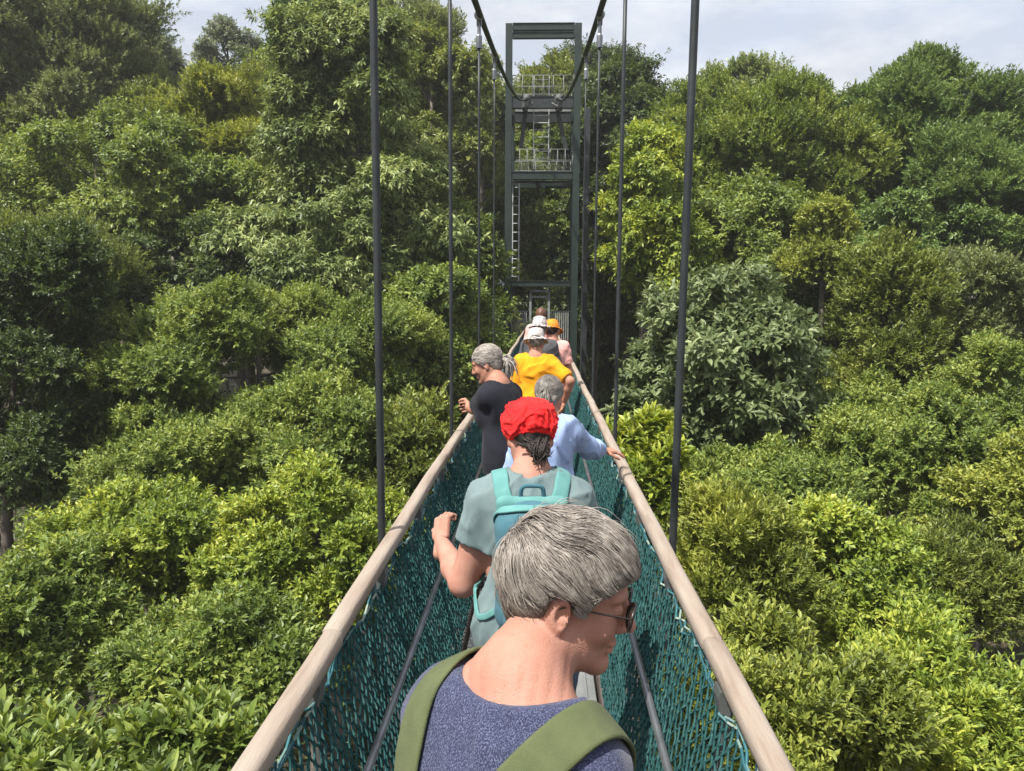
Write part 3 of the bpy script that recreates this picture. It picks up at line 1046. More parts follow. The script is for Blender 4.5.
def surface(f, xs, ys, zs):
    """Surface nets over a (possibly uneven) grid."""
    s = f < 0
    n0, n1, n2 = f.shape
    cnt = np.zeros((n0 - 1, n1 - 1, n2 - 1), np.uint8)
    for i in (0, 1):
        for j in (0, 1):
            for k in (0, 1):
                cnt += s[i:n0 - 1 + i, j:n1 - 1 + j, k:n2 - 1 + k]
    act = np.argwhere((cnt > 0) & (cnt < 8))
    if len(act) == 0:
        return np.zeros((0, 3)), np.zeros((0, 4), int)
    I, J, K = act.T
    acc = np.zeros((len(act), 3))
    num = np.zeros(len(act))
    AX = (xs, ys, zs)
    corners = [(i, j, k) for i in (0, 1) for j in (0, 1) for k in (0, 1)]
    for c in corners:
        for a in range(3):
            if c[a] == 1:
                continue
            e = list(c)
            e[a] = 1
            v0 = f[I + c[0], J + c[1], K + c[2]]
            v1 = f[I + e[0], J + e[1], K + e[2]]
            m = (v0 < 0) != (v1 < 0)
            t = np.where(m, v0 / np.where(np.abs(v0 - v1) < 1e-12, 1, v0 - v1), 0)
            P = np.zeros((len(act), 3))
            for b in range(3):
                q0 = AX[b][act[:, b] + c[b]]
                q1 = AX[b][act[:, b] + e[b]]
                P[:, b] = q0 + (q1 - q0) * t
            acc += P * m[:, None]
            num += m
    V = acc / num[:, None]
    idx = np.full((n0 - 1, n1 - 1, n2 - 1), -1, np.int64)
    idx[I, J, K] = np.arange(len(act))
    Q = []
    for a in range(3):
        b, c = (a + 1) % 3, (a + 2) % 3
        sl0, sl1 = [slice(None)] * 3, [slice(None)] * 3
        sl0[a], sl1[a] = slice(0, -1), slice(1, None)
        for d in (b, c):
            sl0[d] = slice(1, -1)
            sl1[d] = slice(1, -1)
        x0, x1 = s[tuple(sl0)], s[tuple(sl1)]
        E = np.argwhere(x0 != x1)
        if len(E) == 0:
            continue
        E[:, b] += 1
        E[:, c] += 1
        fl = s[E[:, 0], E[:, 1], E[:, 2]]

        def cell(db, dc):
            G = E.copy()
            G[:, b] += db
            G[:, c] += dc
            return idx[G[:, 0], G[:, 1], G[:, 2]]
        q = np.stack([cell(-1, -1), cell(0, -1), cell(0, 0), cell(-1, 0)], 1)
        q[~fl] = q[~fl][:, ::-1]
        Q.append(q)
    Q = np.concatenate(Q)
    return V, Q[(Q >= 0).all(1)]


def polygonise(sdf, step, fine=((), (), ()), pad=0.03, lo=None, hi=None):
    a, b = sdf.bounds()
    lo = a - pad if lo is None else np.asarray(lo, float)
    hi = b + pad if hi is None else np.asarray(hi, float)
    ax = [axis(lo[i], hi[i], step, fine[i]) for i in range(3)]
    return surface(sdf.grid(*ax), *ax)


def wrinkle(amp, sc, seed, stretch=(1, 1, 1)):
    """Soft creases: thin ridges that bend and fade over the cloth."""
    r = np.random.default_rng(seed)
    d = r.normal(0, 1, (5, 3)) * sc * np.asarray(stretch)
    p = r.uniform(0, 6.28, 12)
    m = r.normal(0, 1, (3, 3)) * sc * 0.45

    def f(X, Y, Z):
        w = sum(np.sin(X * m[q, 0] + Y * m[q, 1] + Z * m[q, 2] + p[5 + q]) for q in range(3))
        o = 0
        for q in range(5):
            ridge = (1 - np.abs(np.sin(0.5 * (X * d[q, 0] + Y * d[q, 1] + Z * d[q, 2]) + p[q] + 0.9 * w))) ** 2
            o = o + ridge * (0.5 + 0.5 * np.sin(w * 1.3 + p[8] + q * 1.9))
        return -(o / 5.0 - 0.17) * 5.0 * amp
    return f


def rotm(axis_v, deg):
    return np.array(Matrix.Rotation(math.radians(deg), 3, Vector(axis_v)))


# ------------------------------------------------------------------ materials of people
def skin_mat(name, lo, mid, hi):
    m = surf_mat(name, [(0.3, lo), (0.5, mid), (0.72, hi)], 16, 0.62, sss=0.08, bump=0.30, bscale=300, spec=0.2, detail=9)
    nt = m.node_tree
    b = [n for n in nt.nodes if n.type == 'BSDF_PRINCIPLED'][0]
    src = b.inputs['Base Color'].links[0].from_socket
    mx = nt.nodes.new('ShaderNodeMix')
    mx.data_type = 'RGBA'
    mx.blend_type = 'MULTIPLY'
    mx.inputs[0].default_value = 1.0
    nt.links.new(src, mx.inputs[6])
    nt.links.new(ramp(nt, noise(nt, 150, 2.0), [(0.27, (0.90, 0.84, 0.79)), (0.38, (1, 1, 1))]), mx.inputs[7])   # freckles
    nt.links.new(mx.outputs[2], b.inputs['Base Color'])
    return m


def hair_mat(name, stops, rough=0.42):
    m, nt, out = new_mat(name)
    b = nt.nodes.new('ShaderNodeBsdfPrincipled')
    g = nt.nodes.new('ShaderNodeNewGeometry')
    ma = nt.nodes.new('ShaderNodeMath')
    ma.operation = 'MULTIPLY_ADD'
    ma.inputs[1].default_value = 0.45
    mb_ = nt.nodes.new('ShaderNodeMath')
    mb_.operation = 'MULTIPLY_ADD'
    mb_.inputs[1].default_value = 1.5
    mb_.inputs[2].default_value = -0.48
    nt.links.new(noise(nt, 42, 3.0), mb_.inputs[0])
    nt.links.new(g.outputs['Random Per Island'], ma.inputs[0])
    nt.links.new(mb_.outputs[0], ma.inputs[2])
    nt.links.new(ramp(nt, ma.outputs[0], stops), b.inputs['Base Color'])
    b.inputs['Roughness'].default_value = rough
    b.inputs['Specular IOR Level'].default_value = 0.4
    nt.links.new(b.outputs['BSDF'], out.inputs['Surface'])
    return m


def cloth_mat(name, lo, hi, scale=14, bump=0.5, bscale=420, rough=0.85):
    return surf_mat(name, [(0.3, lo), (0.7, hi)], scale, rough, bump=bump, bscale=bscale, spec=0.2, sheen=0.04, detail=6)


def marl_mat(name, base, fleck, dark):
    m, nt, out = new_mat(name)
    b = nt.nodes.new('ShaderNodeBsdfPrincipled')
    n1 = noise(nt, 620, 2.0, stretch=(1, 1, 0.5))
    n2 = noise(nt, 9, 4.0)
    c1 = ramp(nt, n1, [(0.34, dark), (0.5, base), (0.68, fleck)])
    mix = nt.nodes.new('ShaderNodeMix')
    mix.data_type = 'RGBA'
    mix.blend_type = 'MULTIPLY'
    mix.inputs[0].default_value = 1.0
    nt.links.new(c1, mix.inputs[6])
    nt.links.new(ramp(nt, n2, [(0.3, (0.86, 0.86, 0.9)), (0.7, (1, 1, 1))]), mix.inputs[7])
    nt.links.new(mix.outputs[2], b.inputs['Base Color'])
    b.inputs['Roughness'].default_value = 0.85
    b.inputs['Specular IOR Level'].default_value = 0.2
    b.inputs['Sheen Weight'].default_value = 0.2
    bp = nt.nodes.new('ShaderNodeBump')
    bp.inputs['Strength'].default_value = 0.35
    bp.inputs['Distance'].default_value = 0.002
    nt.links.new(n1, bp.inputs['Height'])
    nt.links.new(bp.outputs['Normal'], b.inputs['Normal'])
    nt.links.new(b.outputs['BSDF'], out.inputs['Surface'])
    return m


sk_pink = skin_mat('sunburnt_skin', (0.335, 0.162, 0.116), (0.37, 0.187, 0.138), (0.415, 0.222, 0.168))
sk_fair = skin_mat('fair_skin', (0.32, 0.15, 0.10), (0.355, 0.175, 0.12), (0.39, 0.205, 0.145))
m_navy = cloth_mat('dark_navy_cotton', (0.009, 0.0095, 0.015), (0.016, 0.017, 0.025))
m_marl = marl_mat('navy_marl_jersey', (0.029, 0.035, 0.074), (0.120, 0.133, 0.210), (0.014, 0.017, 0.041))
m_teal = cloth_mat('grey_green_jersey', (0.115, 0.165, 0.170), (0.150, 0.205, 0.208))
m_blue = cloth_mat('pale_blue_shirt_cloth', (0.24, 0.325, 0.53), (0.30, 0.385, 0.59))
m_yell = cloth_mat('yellow_cotton', (0.62, 0.245, 0.006), (0.72, 0.305, 0.012))
m_pinkc = cloth_mat('pink_cotton', (0.62, 0.30, 0.27), (0.70, 0.37, 0.33))
m_white = cloth_mat('off_white_cotton', (0.42, 0.37, 0.36), (0.50, 0.45, 0.44))
m_orange = cloth_mat('orange_cotton', (0.62, 0.20, 0.02), (0.74, 0.28, 0.035))
m_red = cloth_mat('red_cloth', (0.62, 0.012, 0.014), (0.78, 0.024, 0.022), scale=22)
m_jean = cloth_mat('blue_grey_denim', (0.055, 0.075, 0.115), (0.10, 0.13, 0.18), scale=40)
m_khakic = cloth_mat('dark_grey_trouser_cloth', (0.05, 0.05, 0.055), (0.08, 0.08, 0.085))
m_oliveweb = cloth_mat('olive_webbing', (0.068, 0.083, 0.036), (0.098, 0.115, 0.052), scale=20, bscale=700)
m_aqua = cloth_mat('aqua_webbing', (0.085, 0.225, 0.215), (0.115, 0.28, 0.265), scale=20, bscale=700)
m_tealpack = cloth_mat('blue_teal_nylon', (0.035, 0.105, 0.14), (0.06, 0.15, 0.185), scale=10)
m_shoe = cloth_mat('dark_shoe', (0.02, 0.02, 0.022), (0.04, 0.04, 0.042))
h_silver = hair_mat('silver_hair', [(0.0, (0.105, 0.088, 0.075)), (0.35, (0.185, 0.160, 0.138)), (0.7, (0.275, 0.245, 0.214)), (1.0, (0.38, 0.345, 0.305))])
h_silverdk = hair_mat('silver_hair_root', [(0.0, (0.12, 0.10, 0.085)), (1.0, (0.14, 0.12, 0.10))], 0.7)
h_nape = hair_mat('brownish_grey_nape_hair', [(0.0, (0.07, 0.058, 0.048)), (0.5, (0.14, 0.12, 0.10)), (1.0, (0.26, 0.23, 0.20))])
h_grey = hair_mat('grey_hair', [(0.0, (0.05, 0.044, 0.039)), (0.5, (0.13, 0.116, 0.102)), (1.0, (0.30, 0.275, 0.245))])
h_pale = hair_mat('pale_grey_hair', [(0.0, (0.11, 0.095, 0.08)), (0.5, (0.24, 0.215, 0.19)), (1.0, (0.42, 0.385, 0.34))])
h_brown = hair_mat('dark_brown_hair', [(0.0, (0.008, 0.006, 0.005)), (0.6, (0.015, 0.010, 0.008)), (1.0, (0.028, 0.019, 0.015))], 0.65)
m_black = surf_mat('black_plastic', [(0.3, (0.012, 0.011, 0.011)), (0.7, (0.03, 0.022, 0.018))], 30, 0.3)
m_eye = surf_mat('eye_white', [(0.3, (0.6, 0.58, 0.55)), (0.7, (0.68, 0.66, 0.63))], 30, 0.2)
m_lens, _nt, _out = new_mat('spectacle_lens')
_b = _nt.nodes.new('ShaderNodeBsdfGlossy')
_b.inputs['Roughness'].default_value = 0.03
_t = _nt.nodes.new('ShaderNodeBsdfTransparent')
_t.inputs['Color'].default_value = (0.80, 0.76, 0.74, 1)
_m = _nt.nodes.new('ShaderNodeMixShader')
_m.inputs[0].default_value = 0.10
_nt.links.new(_t.outputs[0], _m.inputs[1])
_nt.links.new(_b.outputs[0], _m.inputs[2])
_nt.links.new(_m.outputs[0], _out.inputs['Surface'])


# ------------------------------------------------------------------ the figure
class Fig:
    """Joints of a walker in world space, solved from the place of the head."""

    def __init__(self, head, yaw=0.0, lean=8.0, neck=25.0, hyaw=0.0, hpitch=15.0, hroll=0.0, broad=1.0, stout=1.0, twist=0.0, drop=0.012, armf=1.0, arml=1.0,
                 lh=None, rh=None, lpole=None, rpole=None, lcurl=0.6, rcurl=0.6, stride=0.12):
        self.broad, self.stout, self.armf = broad, stout, armf
        self.R = rotm((0, 0, 1), yaw)
        F, Rt = self.R @ np.array([0, 1.0, 0]), self.R @ np.array([1.0, 0, 0])
        U = np.array([0, 0, 1.0])
        l, nl = math.radians(lean), math.radians(neck)
        sp = U * math.cos(l) + F * math.sin(l)
        nd = U * math.cos(nl) + F * math.sin(nl)
        hc = U * 0.93 + sp * 0.53 + nd * 0.150
        head = np.asarray(head, float)
        s = (head[2] - deck_z(head[1])) / hc[2]
        self.s = s
        base = head - hc * s
        base[2] = deck_z(head[1])
        self.base, self.F, self.Rt, self.sp = base, F, Rt, sp
        self.pel = base + U * 0.93 * s
        tw = rotm((0, 0, 1), twist)
        self.Rs = tw @ Rt
        self.Fs = tw @ F
        self.back = unit(np.cross(sp, self.Rs))            # points forward, square to the spine
        self.P = lambda t: self.pel + sp * t * s
        self.SC, self.NB = self.P(0.485), self.P(0.53)
        self.nd = nd
        self.HC = head
        Hm = rotm((0, 0, 1), yaw + hyaw) @ rotm((1, 0, 0), -hpitch) @ rotm((0, 1, 0), hroll)
        self.H = Hm                                        # columns: right, forward, up
        self.hs = s * 1.0
        self.sh = {k: self.SC + self.Rs * k * 0.158 * s * broad - sp * drop * s for k in (-1, 1)}
        self.hip = {k: self.pel + Rt * k * 0.085 * s - U * 0.03 * s for k in (-1, 1)}
        self.hand, self.elb, self.wr, self.hdir, self.curl = {}, {}, {}, {}, {-1: lcurl, 1: rcurl}
        for k, tgt, pole in ((-1, lh, lpole), (1, rh, rpole)):
            if tgt is None:
                tgt = self.sh[k] - U * 0.50 * s + self.Rs * k * 0.07 * s + F * 0.10 * s
            tgt = np.asarray(tgt, float)
            pole = np.asarray(pole, float) if pole is not None else (-F * 0.8 + Rt * k * 0.5 - U * 0.3)
            a, b = 0.285 * s * arml, 0.245 * s * arml
            d = tgt - self.sh[k]
            D = min(np.linalg.norm(d), (a + b) * 0.985)
            dn = unit(d)
            x = (a * a - b * b + D * D) / (2 * D)
            h = math.sqrt(max(a * a - x * x, 0))
            pv = unit(pole - dn * (pole @ dn))
            self.elb[k] = self.sh[k] + dn * x + pv * h
            self.wr[k] = self.sh[k] + dn * D
        self.foot = {}
        for k in (-1, 1):
            self.foot[k] = base + Rt * k * 0.075 * s + F * k * stride * s + U * 0.075 * s

    def hw(self, p):
        """Head-local point (metres, head 0.23 high) to world."""
        return self.HC + self.H @ (np.asarray(p, float) * self.hs)

    # -- distance fields
    def arm(self, S_, k, g=0.0, upto=2.0):
        s, b = self.s, self.stout * self.armf
        S_.cone(self.sh[k], self.elb[k], 0.050 * s * b + g, 0.041 * s * b + g, 0.05)
        if upto > 1:
            S_.cone(self.elb[k], self.elb[k] + (self.wr[k] - self.elb[k]) * 0.35, 0.040 * s * b + g, 0.041 * s * b + g, 0.02)
            S_.cone(self.elb[k] + (self.wr[k] - self.elb[k]) * 0.35, self.wr[k], 0.041 * s * b + g, 0.027 * s + g, 0.02)

    def trunk(self, S_, g=0.0):
        s, b, w = self.s, self.stout, self.broad
        P, Rs, Bk, sp = self.P, self.Rs, self.back, self.sp
        M = np.array([Rs, Bk, sp])
        S_.ell(P(0.00), np.array([0.165 * b, 0.115 * b, 0.12]) * s + g, M, 0.04)
        S_.ell(P(0.14), np.array([0.140 * b, 0.100 * b, 0.15]) * s + g, M, 0.08)
        S_.ell(P(0.33), np.array([0.155 * w, 0.108 * b, 0.19]) * s + g, M, 0.08)
        for k in (-1, 1):                                      # shoulder blades, chest, deltoids, trapezius
            S_.ell(P(0.40) + Rs * k * 0.075 * s * w - Bk * 0.055 * s, np.array([0.075, 0.045, 0.10]) * s + g, M, 0.06)
            S_.ell(P(0.33) + Rs * k * 0.072 * s * w + Bk * 0.075 * s, np.array([0.07, 0.06, 0.075]) * s + g, M, 0.05)
            S_.cone(P(0.475), self.sh[k], 0.054 * s + g, 0.046 * s + g, 0.06)
            S_.cone(self.P(0.545) - Bk * 0.012 * s + Rs * k * 0.02 * s, self.sh[k] + sp * 0.006 * s - Rs * k * 0.03 * s, 0.036 * s + g * 0.7, 0.036 * s + g, 0.06)

    def leg(self, S_, k, g=0.0):
        s, b = self.s, self.stout
        knee = (self.hip[k] + self.foot[k]) / 2 + self.F * 0.025 * s
        S_.cone(self.hip[k], knee, 0.085 * s * b + g, 0.055 * s * b + g, 0.05)
        S_.cone(knee, knee + (self.foot[k] - knee) * 0.3 - self.F * 0.012 * s, 0.054 * s * b + g, 0.055 * s * b + g, 0.03)
        S_.cone(knee + (self.foot[k] - knee) * 0.3 - self.F * 0.012 * s, self.foot[k], 0.055 * s * b + g, 0.036 * s + g, 0.03)

    def foot_sdf(self, S_, k, g=0.0):
        s, f = self.s, self.foot[k]
        S_.cone(f - np.array([0, 0, 0.03 * s]) - self.F * 0.03 * s, f + self.F * 0.12 * s - np.array([0, 0, 0.04 * s]), 0.040 * s + g, 0.032 * s + g, 0.03)

    def head_sdf(self, S_, face=True):
        h, hw, HT = self.hs, self.hw, self.H.T
        S_.cone(hw((0, -0.022, -0.040)), self.NB - self.back * 0.012 * self.s, 0.050 * h, 0.059 * self.s, 0.035)
        S_.cone(hw((0, -0.005, -0.06)), self.NB + self.back * 0.03 * self.s, 0.045 * h, 0.05 * self.s, 0.03)
        for k in (-1, 1):
            S_.cone(hw((k * 0.060, -0.026, -0.040)), self.NB + self.back * 0.060 * self.s + self.Rs * k * 0.018 * self.s - self.sp * 0.01 * self.s, 0.012 * h, 0.010 * h, 0.014)
        S_.ell(hw((0, -0.014, 0.034)), np.array([0.073, 0.092, 0.080]) * h, HT, 0.03)
        S_.ell(hw((0, 0.032, -0.030)), np.array([0.057, 0.058, 0.082]) * h, HT, 0.03)
        for k in (-1, 1):
            S_.cone(hw((k * 0.053, 0.004, -0.050)), hw((k * 0.016, 0.070, -0.097)), 0.016 * h, 0.016 * h, 0.022)
            S_.ell(hw((k * 0.037, 0.066, -0.024)), np.array([0.022, 0.018, 0.022]) * h, HT, 0.02)
        S_.ell(hw((0, 0.079, -0.098)), np.array([0.019, 0.014, 0.014]) * h, HT, 0.018)
        S_.ell(hw((0, 0.073, 0.030)), np.array([0.054, 0.020, 0.013]) * h, HT, 0.02)
        if face:
            for k in (-1, 1):
                S_.ell(hw((k * 0.031, 0.103, 0.008)), np.array([0.017, 0.016, 0.011]) * h, HT, 0.012, 's')
                S_.ell(hw((k * 0.031, 0.079, 0.007)), np.array([0.0145, 0.0125, 0.0125]) * h, HT, 0.003)
                S_.ell(hw((k * 0.012, 0.094, -0.031)), np.array([0.009, 0.011, 0.008]) * h, HT, 0.008)
            S_.cone(hw((0, 0.088, 0.018)), hw((0, 0.112, -0.026)), 0.008 * h, 0.0115 * h, 0.012)
            S_.ell(hw((0, 0.089, -0.057)), np.array([0.023, 0.010, 0.0065]) * h, HT, 0.007)
            S_.ell(hw((0, 0.087, -0.070)), np.array([0.020, 0.010, 0.0070]) * h, HT, 0.007)
            S_.ell(hw((0, 0.099, -0.0635)), np.array([0.024, 0.010, 0.0016]) * h, HT, 0.003, 's')
        for k in (-1, 1):                                      # ears
            E = HT.copy()
            R2 = rotm((0, 0, 1), k * -22)
            Em = (self.H @ R2).T
            S_.ell(hw((k * 0.077, -0.012, -0.004)), np.array([0.009, 0.021, 0.033]) * h, Em, 0.006)
            S_.ell(hw((k * 0.086, -0.004, -0.004)), np.array([0.009, 0.011, 0.019]) * h, Em, 0.004, 's')
            S_.ell(hw((k * 0.077, -0.002, -0.014)), np.array([0.006, 0.006, 0.007]) * h, Em, 0.004)
            S_.ell(hw((k * 0.076, -0.004, -0.032)), np.array([0.006, 0.008, 0.008]) * h, Em, 0.005)

    def hand_mesh(self, k, palm_n, point=None, curl=0.7, step=0.0032):
        """Palm, four fingers of different lengths and a thumb off the side of the palm."""
        s = self.s
        W = self.wr[k]
        D = unit(self.wr[k] - self.elb[k]) if point is None else unit(point)
        Nn = np.asarray(palm_n, float)
        Nn = unit(Nn - D * (Nn @ D))                            # the palm faces this way
        Sd = np.cross(D, Nn) * k * -1                           # towards the thumb
        S_ = SDF()
        S_.cone(W - D * 0.05 * s, W + D * 0.012 * s, 0.027 * s, 0.025 * s, 0.01)
        M = np.array([Sd, D, Nn])
        S_.rbox(W + D * 0.052 * s, np.array([0.040, 0.050, 0.0145]) * s, 0.013 * s, M, 0.012)
        lens = (0.074, 0.083, 0.077, 0.060)
        for i in range(4):
            b = W + D * (0.094 - 0.004 * abs(i - 1)) * s + Sd * (0.029 - 0.0195 * i) * s
            a, L = 0.15 + curl * 0.35, lens[i] * s
            d0 = unit(D + Sd * (0.10 - 0.07 * i))
            pts, p, rr = [b - d0 * 0.012 * s], b, 0.0088 * s
            for f, c in ((0.45, 0.40), (0.31, 0.95), (0.24, 0.75)):
                q = p + (d0 * math.cos(a) + Nn * math.sin(a)) * L * f
                S_.cone(p, q, rr, rr * 0.93, 0.002)
                p, rr = q, rr * 0.93
                a += curl * c
            S_.cone(b - d0 * 0.02 * s, b, 0.0095 * s, 0.0088 * s, 0.008)
        b = W + D * 0.028 * s + Sd * 0.030 * s
        m1 = b + (Sd * 0.65 + D * 0.70 + Nn * 0.30) * 0.040 * s
        m2 = m1 + unit(Sd * (0.45 - 0.4 * curl) + D * 0.9 + Nn * (0.2 + 0.5 * curl)) * 0.036 * s
        m3 = m2 + unit(Sd * (0.15 - 0.5 * curl) + D * 0.9 + Nn * (0.2 + 0.6 * curl)) * 0.026 * s
        S_.cone(b, m1, 0.015 * s, 0.0115 * s, 0.012)
        S_.cone(m1, m2, 0.0115 * s, 0.010 * s, 0.003)
        S_.cone(m2, m3, 0.010 * s, 0.0085 * s, 0.002)
        return polygonise(S_, step * s)


def join(parts):
    V, Q, n = [], [], 0
    for v, q in parts:
        V.append(v)
        Q.append(q + n)
        n += len(v)
    return np.concatenate(V), np.concatenate(Q)


def sdf_obj(name, S_, step, mat, parent, fine=((), (), ()), extra=(), lo=None, hi=None):
    V, Q = polygonise(S_, step, fine, lo=lo, hi=hi)
    if extra:
        V, Q = join([(V, Q)] + list(extra))
    return mesh_obj(name, V, Q, [], mat, parent, True)


def project(S_, P, off, it=8):
    """Slide points onto the surface of a field, off metres above it; also the outward normals."""
    P = np.array(P, float)
    e = 1e-3
    for _ in range(it):
        d = S_.eval(P[:, 0], P[:, 1], P[:, 2])
        G = np.stack([S_.eval(*(P + np.eye(3)[a] * e).T) - S_.eval(*(P - np.eye(3)[a] * e).T) for a in range(3)], 1)
        G = unit(G)
        P = P - G * (d - off)[:, None] * 0.9
    return P, G


def spline(pts, n):
    pts = np.asarray(pts, float)
    d = np.r_[0, np.cumsum(np.linalg.norm(np.diff(pts, axis=0), axis=1))]
    t = np.linspace(0, d[-1], n)
    P = np.stack([np.interp(t, d, pts[:, a]) for a in range(3)], 1)
    for _ in range(max(2, n // 6)):
        P[1:-1] = (P[:-2] + 2 * P[1:-1] + P[2:]) / 4
    return P


def strands(fig, name, mat, parent, rng, n, root_ok, flow, length, base_c, base_r, under=None, r=0.0009, lift=(0.002, 0.014), seg=7, wave=0.004, stop=None, taper=None, locks=0, clump=0.7, drop=None):
    """Combed hair: thin tapering locks laid along the skull."""
    u = unit(rng.normal(0, 1, (n * 4, 3)))
    P = np.asarray(base_c) + u * np.asarray(base_r)
    P = P[root_ok(P)][:n]
    n = len(P)
    hgt = rng.uniform(lift[0], lift[1], n)
    Ls = length(P) * rng.uniform(0.65, 1.15, n)
    if taper is not None:
        hgt = hgt * taper(P)
    cur = P.copy()
    pts = []
    ph = rng.uniform(0, 6.28, n)
    jd = rng.normal(0, 0.16, (n, 3))
    c, R0 = np.asarray(base_c), np.asarray(base_r)
    for i in range(seg):
        t = i / (seg - 1)
        nn = unit((cur - c) / R0 ** 2)
        lf = hgt * math.sin(min(1.0, t * 1.5 + 0.12) * math.pi * 0.5) * (1.0 - 0.25 * t)
        pts.append(cur + nn * (lf[:, None] + 0.0015))
        f = flow(cur) + jd + (np.sin(ph + t * 5.0) * wave * 40)[:, None] * np.cross(nn, flow(cur)) * 0.5
        f = unit(f - nn * (f * nn).sum(1, keepdims=True))
        nxt = cur + f * (Ls / (seg - 1))[:, None]
        # keep to the shell while over the skull, let tips fall free below it
        v = (nxt - c) / R0
        k = np.linalg.norm(v, axis=1, keepdims=True)
        nxt = c + v / k * R0
        if stop is not None:
            nxt = np.where(stop(nxt)[:, None], cur + (nxt - cur) * 0.02, nxt)
        cur = nxt
    pts = np.stack(pts, 1)                                     # n, seg, 3
    if locks:                                                  # strands gather into locks towards their tips
        gi = rng.permutation(n)[:locks]
        own = np.empty(n, int)
        for a0 in range(0, n, 2000):
            dd = ((P[a0:a0 + 2000, None] - P[None, gi]) ** 2).sum(-1)
            own[a0:a0 + 2000] = gi[dd.argmin(1)]
        f = (clump * np.linspace(0, 1, seg) ** 1.2)[None, :, None]
        hl = (hgt[own] - hgt)[:, None, None] * 0.6
        nn = unit((pts - c) / R0 ** 2)
        lockh = rng.normal(0, 0.0022, n)[own][:, None, None]
        pts = pts * (1 - f) + pts[own] * f + nn * lockh * np.linspace(0.2, 1, seg)[None, :, None]
    if drop is not None:
        ok_ = ~drop(pts[:, -1]) & ~drop(pts[:, -3])
        pts, hgt = pts[ok_], hgt[ok_]
        n = len(pts)
    W = fig.HC + (pts * fig.hs) @ fig.H.T
    if under is not None:                                      # never below the hair's under-layer
        for _ in range(3):
            q = W.reshape(-1, 3)
            d = under.eval(q[:, 0], q[:, 1], q[:, 2])
            G = unit(np.stack([under.eval(*(q + np.eye(3)[a] * 1e-3).T) - d for a in range(3)], 1))
            need = np.maximum(0.0006 + np.repeat(hgt, seg) * 0.25 - d, 0)
            W = (q + G * need[:, None]).reshape(W.shape)
    T = unit(np.gradient(W, axis=1))
    ref = unit(W - fig.HC)
    s1 = unit(np.cross(T, ref))
    s2 = np.cross(T, s1)
    tt = np.linspace(0, 1, seg)
    rad = (r * fig.hs * rng.uniform(0.6, 1.5, n))[:, None] * (1.0 - 0.75 * tt ** 2)[None]
    ring = []
    for a in (0.5, 2.6, 4.7):
        ring.append(W + (s1 * math.cos(a) * 1.5 + s2 * math.sin(a)) * rad[..., None])
    V = np.stack(ring, 2).reshape(-1, 3)                       # n, seg, 3 ring
    b = (np.arange(n)[:, None] * seg + np.arange(seg - 1)[None]).reshape(-1, 1) * 3
    Q = np.concatenate([b + np.array([[k, (k + 1) % 3, 3 + (k + 1) % 3, 3 + k]]) for k in range(3)])
    return mesh_obj(name, V, Q, [], mat, parent, True)


def person(label, group=None, **kw):
    fg = Fig(**kw)
    t = thing('person', label, 'person', fg.base, group)
    return fg, t


def body(fg, t, skin, step=0.008, face=True, crease=0.0, fine=((), (), ()), hands=((-1, None), (1, None)), legs=True, lo=None, hs=0.0032):
    B = SDF()
    fg.trunk(B)
    for k in (-1, 1):
        fg.arm(B, k)
    B.torso, B.upper = SDF(), SDF()
    B.torso.p = list(B.p)
    fg.trunk(B.upper)
    for k in (-1, 1):
        fg.arm(B.upper, k, 0.0, 1)
    for q in (B.upper, B.torso):
        q.cone(fg.hw((0, -0.022, -0.040)), fg.NB - fg.back * 0.012 * fg.s, 0.050 * fg.hs, 0.059 * fg.s, 0.035)
        q.cone(fg.hw((0, -0.005, -0.06)), fg.NB + fg.back * 0.03 * fg.s, 0.045 * fg.hs, 0.05 * fg.s, 0.03)
    for k in (-1, 1):
        fg.leg(B, k)
    fg.head_sdf(B, face)
    if crease:
        Ht = fg.H.T / fg.hs

        def cr(X, Y, Z):
            dx, dy, dz = X - fg.HC[0], Y - fg.HC[1], Z - fg.HC[2]
            x, y, z = [Ht[i][0] * dx + Ht[i][1] * dy + Ht[i][2] * dz for i in range(3)]
            mk = np.clip((-0.045 - z) / 0.03, 0, 1) * np.clip((z + 0.20) / 0.05, 0, 1) * np.clip((x - 0.025) / 0.03, 0, 1) * np.clip((0.075 - y) / 0.03, 0, 1)
            u = y + 0.45 * z + 0.012 * np.sin(z * 40)
            return crease * mk * np.maximum(np.sin(u * 2 * np.pi / 0.021), -0.3)
        B.func(cr, 'd')
    ex = []
    for h in hands:
        k, pn = h[0], h[1]
        pn = (-fg.Rs * k) if pn is None else pn
        ex.append(fg.hand_mesh(k, pn, h[2] if len(h) > 2 else None, h[3] if len(h) > 3 else 0.75, hs))
    sdf_obj('body', B, step, skin, t, fine, ex)
    return B


